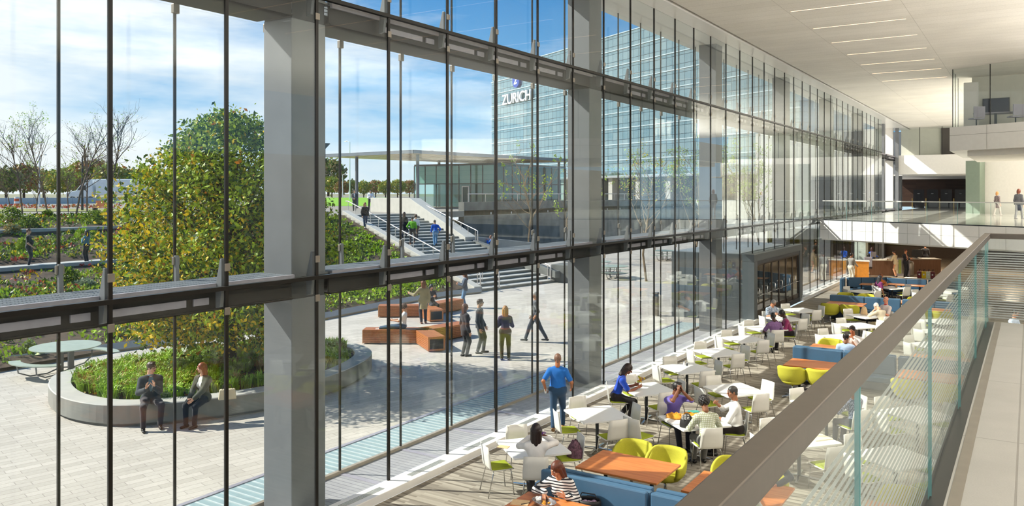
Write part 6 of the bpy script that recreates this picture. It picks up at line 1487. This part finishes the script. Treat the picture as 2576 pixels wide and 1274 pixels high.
person('woman in brown jacket standing left of the man in the grey suit', on(1170, 897), hd(60), 1.70, skin='c99574', hair='mid', hairc='5a2e1e', top='2a2120', jacket='33292a', legs='24262b', female=True, coat=.12, rf=(.07, .03, 0), lf=(-.07, -.05, 0), vox=.013)
person('bearded man in grey suit jacket standing and talking on the plaza', on(1207, 889), hd(100), 1.78, skin='d0a080', hair='short', hairc='3c2a1e', top='8fa6ad', jacket='3a3d42', legs='3f4146', glasses=True, lf=(-.10, .1, 0), rf=(.12, -.05, 0), lh=(-.24, .12, .88), vox=.013, toes=(15, 15), collar='8fa6ad')
person('blonde woman in purple and rust sweater seen from behind on the plaza', on(1271, 907), hd(-3), 1.72, skin='d9a88c', hair='mid', hairc='9a6a34', top=('block', '332b4a', '8a4a34'), legs='3f4028', female=True, rf=(.11, .0, 0), lf=(-.11, .0, 0), rh=(.12, .28, 1.12), lh=(-.12, .28, 1.12), shoes='1d1f2b', vox=.013)
person('man in grey pullover striding across the plaza', on(1346, 862), hd(-88), 1.80, skin='c99574', hair='crop', hairc='b9b4ac', top='5d6166', legs='2b2e3a', rf=(.06, .36, 0), lf=(-.06, -.42, .05), rh=(.22, .1, .93), lh=(-.22, .02, .93), vox=.013)
# ---- inside: walking and the first tables
person('man in bright blue tee and jeans walking along the glass wall', on(1403, 1082), hd(8), 1.70, skin='a8673f', hair='crop', hairc='7a5a48', top='1f68b8', sleeve=.4, legs='27435f', fat=1.13, rf=(.10, .16, 0), lf=(-.08, -.22, .03), rh=(.30, .14, .93), lh=(-.28, .0, .92), shoes='8a6638', vox=.012, lhand='grip')
person('long haired woman in white cardigan drinking at the first window table', SEAT[(0, 'b')][0], SEAT[(0, 'b')][1], 1.68, seat=.47, lean=4, head=(-8, 0, 0), skin='6b4030', hair='long', hairc='241715', top='e2e0de', legs='3c3c40', female=True, rh=(.13, .30, 1.08), lh=(-.12, .34, 1.04), rhand='grip', vox=.012, lf=(-.1, .3, 0), rf=(.1, .25, 0))
person('brown haired woman in black and white striped top eating from the foil tray', (-5.98, 10.74, 0), hd(205), 1.68, seat=.44, lean=20, head=(20, -25, 0), skin='c98a66', hair='mid', hairc='5a2c18', top=('stripe', 'e9e6e2', '22222a'), legs='2b2c34', female=True, rh=(.14, .42, .86), lh=(-.16, .30, .79), rpole=V3(.8, -.3, -.2), rdir_=((-.1, .6, -.7), (0, -.5, -.8)), vox=.012)
person('person with dark hair in royal blue shirt eating at the third window table', SEAT[(2, 'a')][0], SEAT[(2, 'a')][1], 1.74, seat=.47, lean=22, head=(22, 0, 0), skin='8a5236', hair='mid', hairc='2d1a14', top='1c47b4', sleeve=.5, legs='241f20', rh=(.10, .50, .80), lh=(-.14, .44, .80), vox=.012, rf=(.12, .30, 0), lf=(-.1, .1, 0), shoes='3a2622')
person('man in purple shirt with hands at his face behind the food table', SEAT[(9, 'd')][0], SEAT[(9, 'd')][1], 1.74, seat=.47, lean=16, head=(8, 22, 0), skin='7a4a30', hair='short', hairc='17110f', top='6a5aa8', sleeve=.8, legs='2b2b33', rh=(.05, .32, 1.22), lh=(-.06, .32, 1.20), rpole=V3(.7, .2, -.8), lpole=V3(-.7, .2, -.8), rdir_=((-.3, -.1, 1), (-.8, -.4, 0)), ldir=((.3, -.1, 1), (.8, -.4, 0)), rhand='grip', lhand='grip', vox=.012)
person('man in pale plaid shirt with his back to the viewer at the food table', SEAT[(9, 'b')][0], SEAT[(9, 'b')][1], 1.76, seat=.47, lean=16, head=(14, 0, 0), skin='8a5a3c', hair='curly', hairc='1a1412', top=('check', 'cfd0c4', '9aa07a'), legs='6b6a66', fat=1.08, rh=(.22, .44, .79), lh=(-.2, .44, .79), vox=.012)
person('man in white shirt turning to talk at the right of the food table', SEAT[(9, 'c')][0], ang(-.85, -.35), 1.78, seat=.47, lean=8, head=(2, 20, 0), skin='9a6545', hair='crop', hairc='33302e', top='dcdad6', sleeve=.72, legs='2a2320', fat=1.12, rh=(.15, .40, 1.0), lh=(-.18, .44, .80), rhand='grip', vox=.012, collar='8d8d8c')
# ---- farther along the window row
person('man in purple checked shirt with his back turned at the seventh window table', SEAT[(6, 'b')][0], SEAT[(6, 'b')][1], 1.76, seat=.47, lean=14, head=(18, 0, 0), skin='4a2e22', hair='crop', hairc='14100e', top=('check', '8d6a96', '6a4a7a'), sleeve=.55, legs='1f1c1d', rh=(.2, .42, .8), lh=(-.2, .42, .8), vox=.014)
person('man in magenta sweater eating at the window row, a chequered shirt beside him', SEAT[(6, 'c')][0], ang(-.9, -.35), 1.76, seat=.47, lean=22, head=(16, 0, 0), skin='4a2e22', hair='crop', hairc='14100e', top='8c2f5c', legs='1d1a1b', collar='5c8a86', rh=(.12, .42, .9), lh=(-.2, .42, .8), vox=.014)
person('grey haired man in patterned shirt facing the viewer at the eighth window table', SEAT[(7, 'd')][0], SEAT[(7, 'd')][1], 1.74, seat=.47, lean=16, head=(20, 0, 0), skin='b9805c', hair='crop', hairc='8f8d89', top=('speckle', '5d6f86', 'b9c2cc'), sleeve=.45, legs='3a3a40', glasses=True, rh=(.14, .42, .82), lh=(-.16, .44, .8), vox=.014)
# ---- behind the handrail
person('heavy man in charcoal shirt facing the viewer behind the noodle bowl', (-3.58, 13.08, 0), ang(-.05, -1), 1.80, seat=.47, lean=4, head=(4, 10, 0), skin='a86a48', hair='crop', hairc='3a2a22', top='3d4149', legs='2b2d33', fat=1.25, rh=(.2, .36, .79), lh=(-.30, .30, .76), vox=.012, lpole=V3(-.9, -.3, -.3), rhand='flat', lhand='flat')
person('man in pale grey shirt with his back to the viewer under the handrail', (-3.6, 11.55, 0), ang(-.05, 1), 1.78, seat=.47, lean=10, head=(10, 0, 0), skin='9a6545', hair='crop', hairc='2d2724', top='b9b9b4', legs='4a4c52', fat=1.08, rh=(.2, .38, .79), lh=(-.2, .38, .79), vox=.012)
person('woman in navy speckled top seen from behind through the railing glass', SEAT[(15, 'b')][0], SEAT[(15, 'b')][1], 1.68, seat=.47, lean=8, head=(8, 0, 0), skin='c98f6c', hair='mid', hairc='7a4a30', top=('speckle', '2c3350', '8d94a8'), legs='20232c', female=True, rh=(.16, .4, .8), lh=(-.16, .4, .8), vox=.014)
person('dark haired man facing the viewer beyond the second booth', (-4.4, 25.62, 0), ang(-.1, -1), 1.76, seat=.47, lean=14, head=(8, 0, 0), skin='a5633c', hair='short', hairc='17110f', top='cbc9c6', legs='2c2c33', rh=(.08, .3, 1.0), lh=(-.1, .32, .98), rhand='grip', lhand='grip', vox=.015)
person('dark haired man in pale blue shirt seen from behind beyond the second booth', (-4.35, 24.05, 0), ang(-.1, 1), 1.76, seat=.45, lean=4, head=(4, -14, 0), skin='8a5a3c', hair='crop', hairc='1c1614', top='a9bcd6', legs='2c2c33', vox=.015)
person('man in khaki leaning over the white table beside the tall paper bag', SEAT[(13, 'b')][0], SEAT[(13, 'b')][1], 1.76, seat=.47, lean=30, head=(30, 0, 0), skin='d0a080', hair='crop', hairc='c9c4b8', top='c9bda4', legs='b8a888', rh=(.10, .40, 1.0), lh=(-.1, .42, 1.0), vox=.015)
person('bald man in red collared shirt leaning back before the third booth', SEAT[(13, 'c')][0], SEAT[(13, 'c')][1], 1.80, seat=.47, lean=-4, head=(-4, 0, 0), skin='d58f72', hair=None, top='d9c9c2', sleeve=.45, collar='b8323c', legs='3b3b42', rh=(.1, .3, .85), lh=(-.1, .3, .85), vox=.015)
person('woman in plum top with dark hair at the far white table', SEAT[(22, 'a')][0], SEAT[(22, 'a')][1], 1.68, seat=.47, lean=8, head=(6, 0, 0), skin='c98f6c', hair='long', hairc='2c2a2e', top='7a2f62', sleeve=.4, legs='2b2b33', female=True, vox=.018)
person('red haired woman in orange facing the viewer at the far white table', SEAT[(22, 'd')][0], SEAT[(22, 'd')][1], 1.68, seat=.47, lean=12, head=(10, 0, 0), skin='d08a5c', hair='long', hairc='8a4a1e', top='c9702c', sleeve=.4, legs='2b2b33', female=True, rh=(.1, .4, .8), lh=(-.1, .36, .95), vox=.018)
person('man in grey shirt standing by the oak cabinet near the glass', on(2140, 712), hd(70), 1.78, skin='8a5a3c', hair='crop', hairc='1c1614', top='8a8680', legs='cfc6b4', rh=(.1, .4, 1.0), lh=(-.2, .3, .95), lean=6, vox=.018)
person('woman in cobalt blue shirt serving behind the reception desk', (d1.x-.75, d1.y+1.35, 0), hd(60), 1.72, skin='a86a48', hair='bob', hairc='3a1c14', top='1f5ac8', legs='23262e', female=True, rh=(.16, .46, 1.1), lh=(-.12, .42, 1.1), lean=8, vox=.018)
person('dark haired woman in blue seated in the grey mesh chair', (d1.x-.72, d1.y+.0, 0), hd(10), 1.66, seat=.53, skin='a86a48', hair='long', hairc='17110f', top='2458b8', legs='23262e', female=True, vox=.018)
person('woman in beige skirt suit leaning on the reception desk', (d1.x+.95, d1.y-.4, 0), hd(-40), 1.68, skin='c98f6c', hair='bun', hairc='3a2218', top='cbbb9c', jacket='cbbb9c', legs=None, skirt=('bfae8e', .46), female=True, lean=10, rh=(.12, .4, 1.08), lh=(-.14, .4, 1.08), shoes='3a2a22', vox=.018)
person('woman in dark dress with arms folded beside the beige suit', (d1.x+1.45, d1.y+.1, 0), hd(165), 1.74, skin='d0906a', hair='short', hairc='5a2e1c', top='b98a78', jacket='22242c', legs='1d1f26', female=True, rh=(-.1, .24, 1.15), lh=(.08, .26, 1.12), vox=.018)
person('person in black jacket standing behind the till desk under the bridge', (d2.x-.1, d2.y+3.2, 0), hd(0), 1.80, skin='c98f6c', hair='crop', hairc='2a1d16', top='1c1b1e', jacket='1c1b1e', legs='17171b', vox=.02)
# ---- on the bridge landing
person('blonde woman in patterned dress walking on the bridge landing', AT(2509, 543, 54)*Vector((1, 1, 0))+Vector((0, 0, ZW)), hd(80), 1.62, skin='e0c0b0', hair='bob', hairc='b5814e', top=('speckle', '4a3f44', '9a8a88'), legs='c9c2be', skirt=(('speckle', '4a3f44', '9a8a88'), .34), female=True, rf=(.06, .2, 0), lf=(-.06, -.22, 0), shoes='b9b2ae', vox=.018)
person('woman in grey jacket and dark skirt walking on the bridge landing', AT(2563, 553, 47)*Vector((1, 1, 0))+Vector((0, 0, ZW)), hd(60), 1.76, skin='d9b09a', hair='bob', hairc='6a3420', top='5d5d62', jacket='55565c', legs='8d8d92', skirt=('2d3444', .44), female=True, rf=(.06, .25, 0), lf=(-.06, -.25, 0), shoes='77767a', vox=.018)
person('man in pale blue shirt glimpsed low through the striped end railing', G(2545, 815, .9)*Vector((1, 1, 0)), hd(150), 1.76, seat=.47, skin='b07a58', hair='crop', hairc='1c1614', top='b9c6d8', legs='33343c', lean=10, rh=(.1, .35, .85), lh=(-.1, .35, .85), vox=.016)
# held things
jkt = thing('folded_jacket', 'dark jacket hanging over the forearm of the man in the white shirt', 'jacket', jk.location+Vector((.30, -.1, .55)), .4)
MB().ext([(-.12, -.05, .5), (.12, -.05, .5), (.16, -.05, .05), (.02, -.05, -.05), (-.15, -.05, .0)], (0, .1, 0)).build('cloth', cm('26282e'), jkt, bevel=.03)
def near(txt): return [v for k, v in HANDS_AT.items() if txt in k][0]
p = near('bright blue tee')[0]
pc = thing('paper_cup', 'white paper cup in the left hand of the man in the bright blue tee', 'cup', p-Vector((0, 0, .06))); MB().lathe([(.028, 0), (.038, .1), (.04, .105)], 14).build('cup', M_white, pc, True)
p = near('red haired woman in olive')[1]
tag(MB().ob(p+Vector((.02, -.06, .02)), ((1, .3, 0), (-.3, .8, .5), (0, -.5, .85)), (.035, .07, .005)).build('mobile_phone', M_black, bevel=.004), 'black phone held in the lap of the red haired woman', 'phone')
tag(MB().ob((-7.95, 12.05, tz+.004), ((1, .2, 0), (-.2, 1, 0), (0, 0, 1)), (.1, .07, .004)).build('brown_napkin', M_paper), 'tan paper napkin on the first window table', 'napkin')
tag(MB().ob((-3.3, 15.65, tz+.012), ((.6, .8, 0), (-.8, .6, 0), (0, 0, 1)), (.2, .15, .012)).build('serving_tray', M_cream, bevel=.01), 'cream serving tray on the white table under the handrail', 'tray')
p = near('drinking at the first window')[1]; pb.location = p+Vector((-.02, .04, -.04))
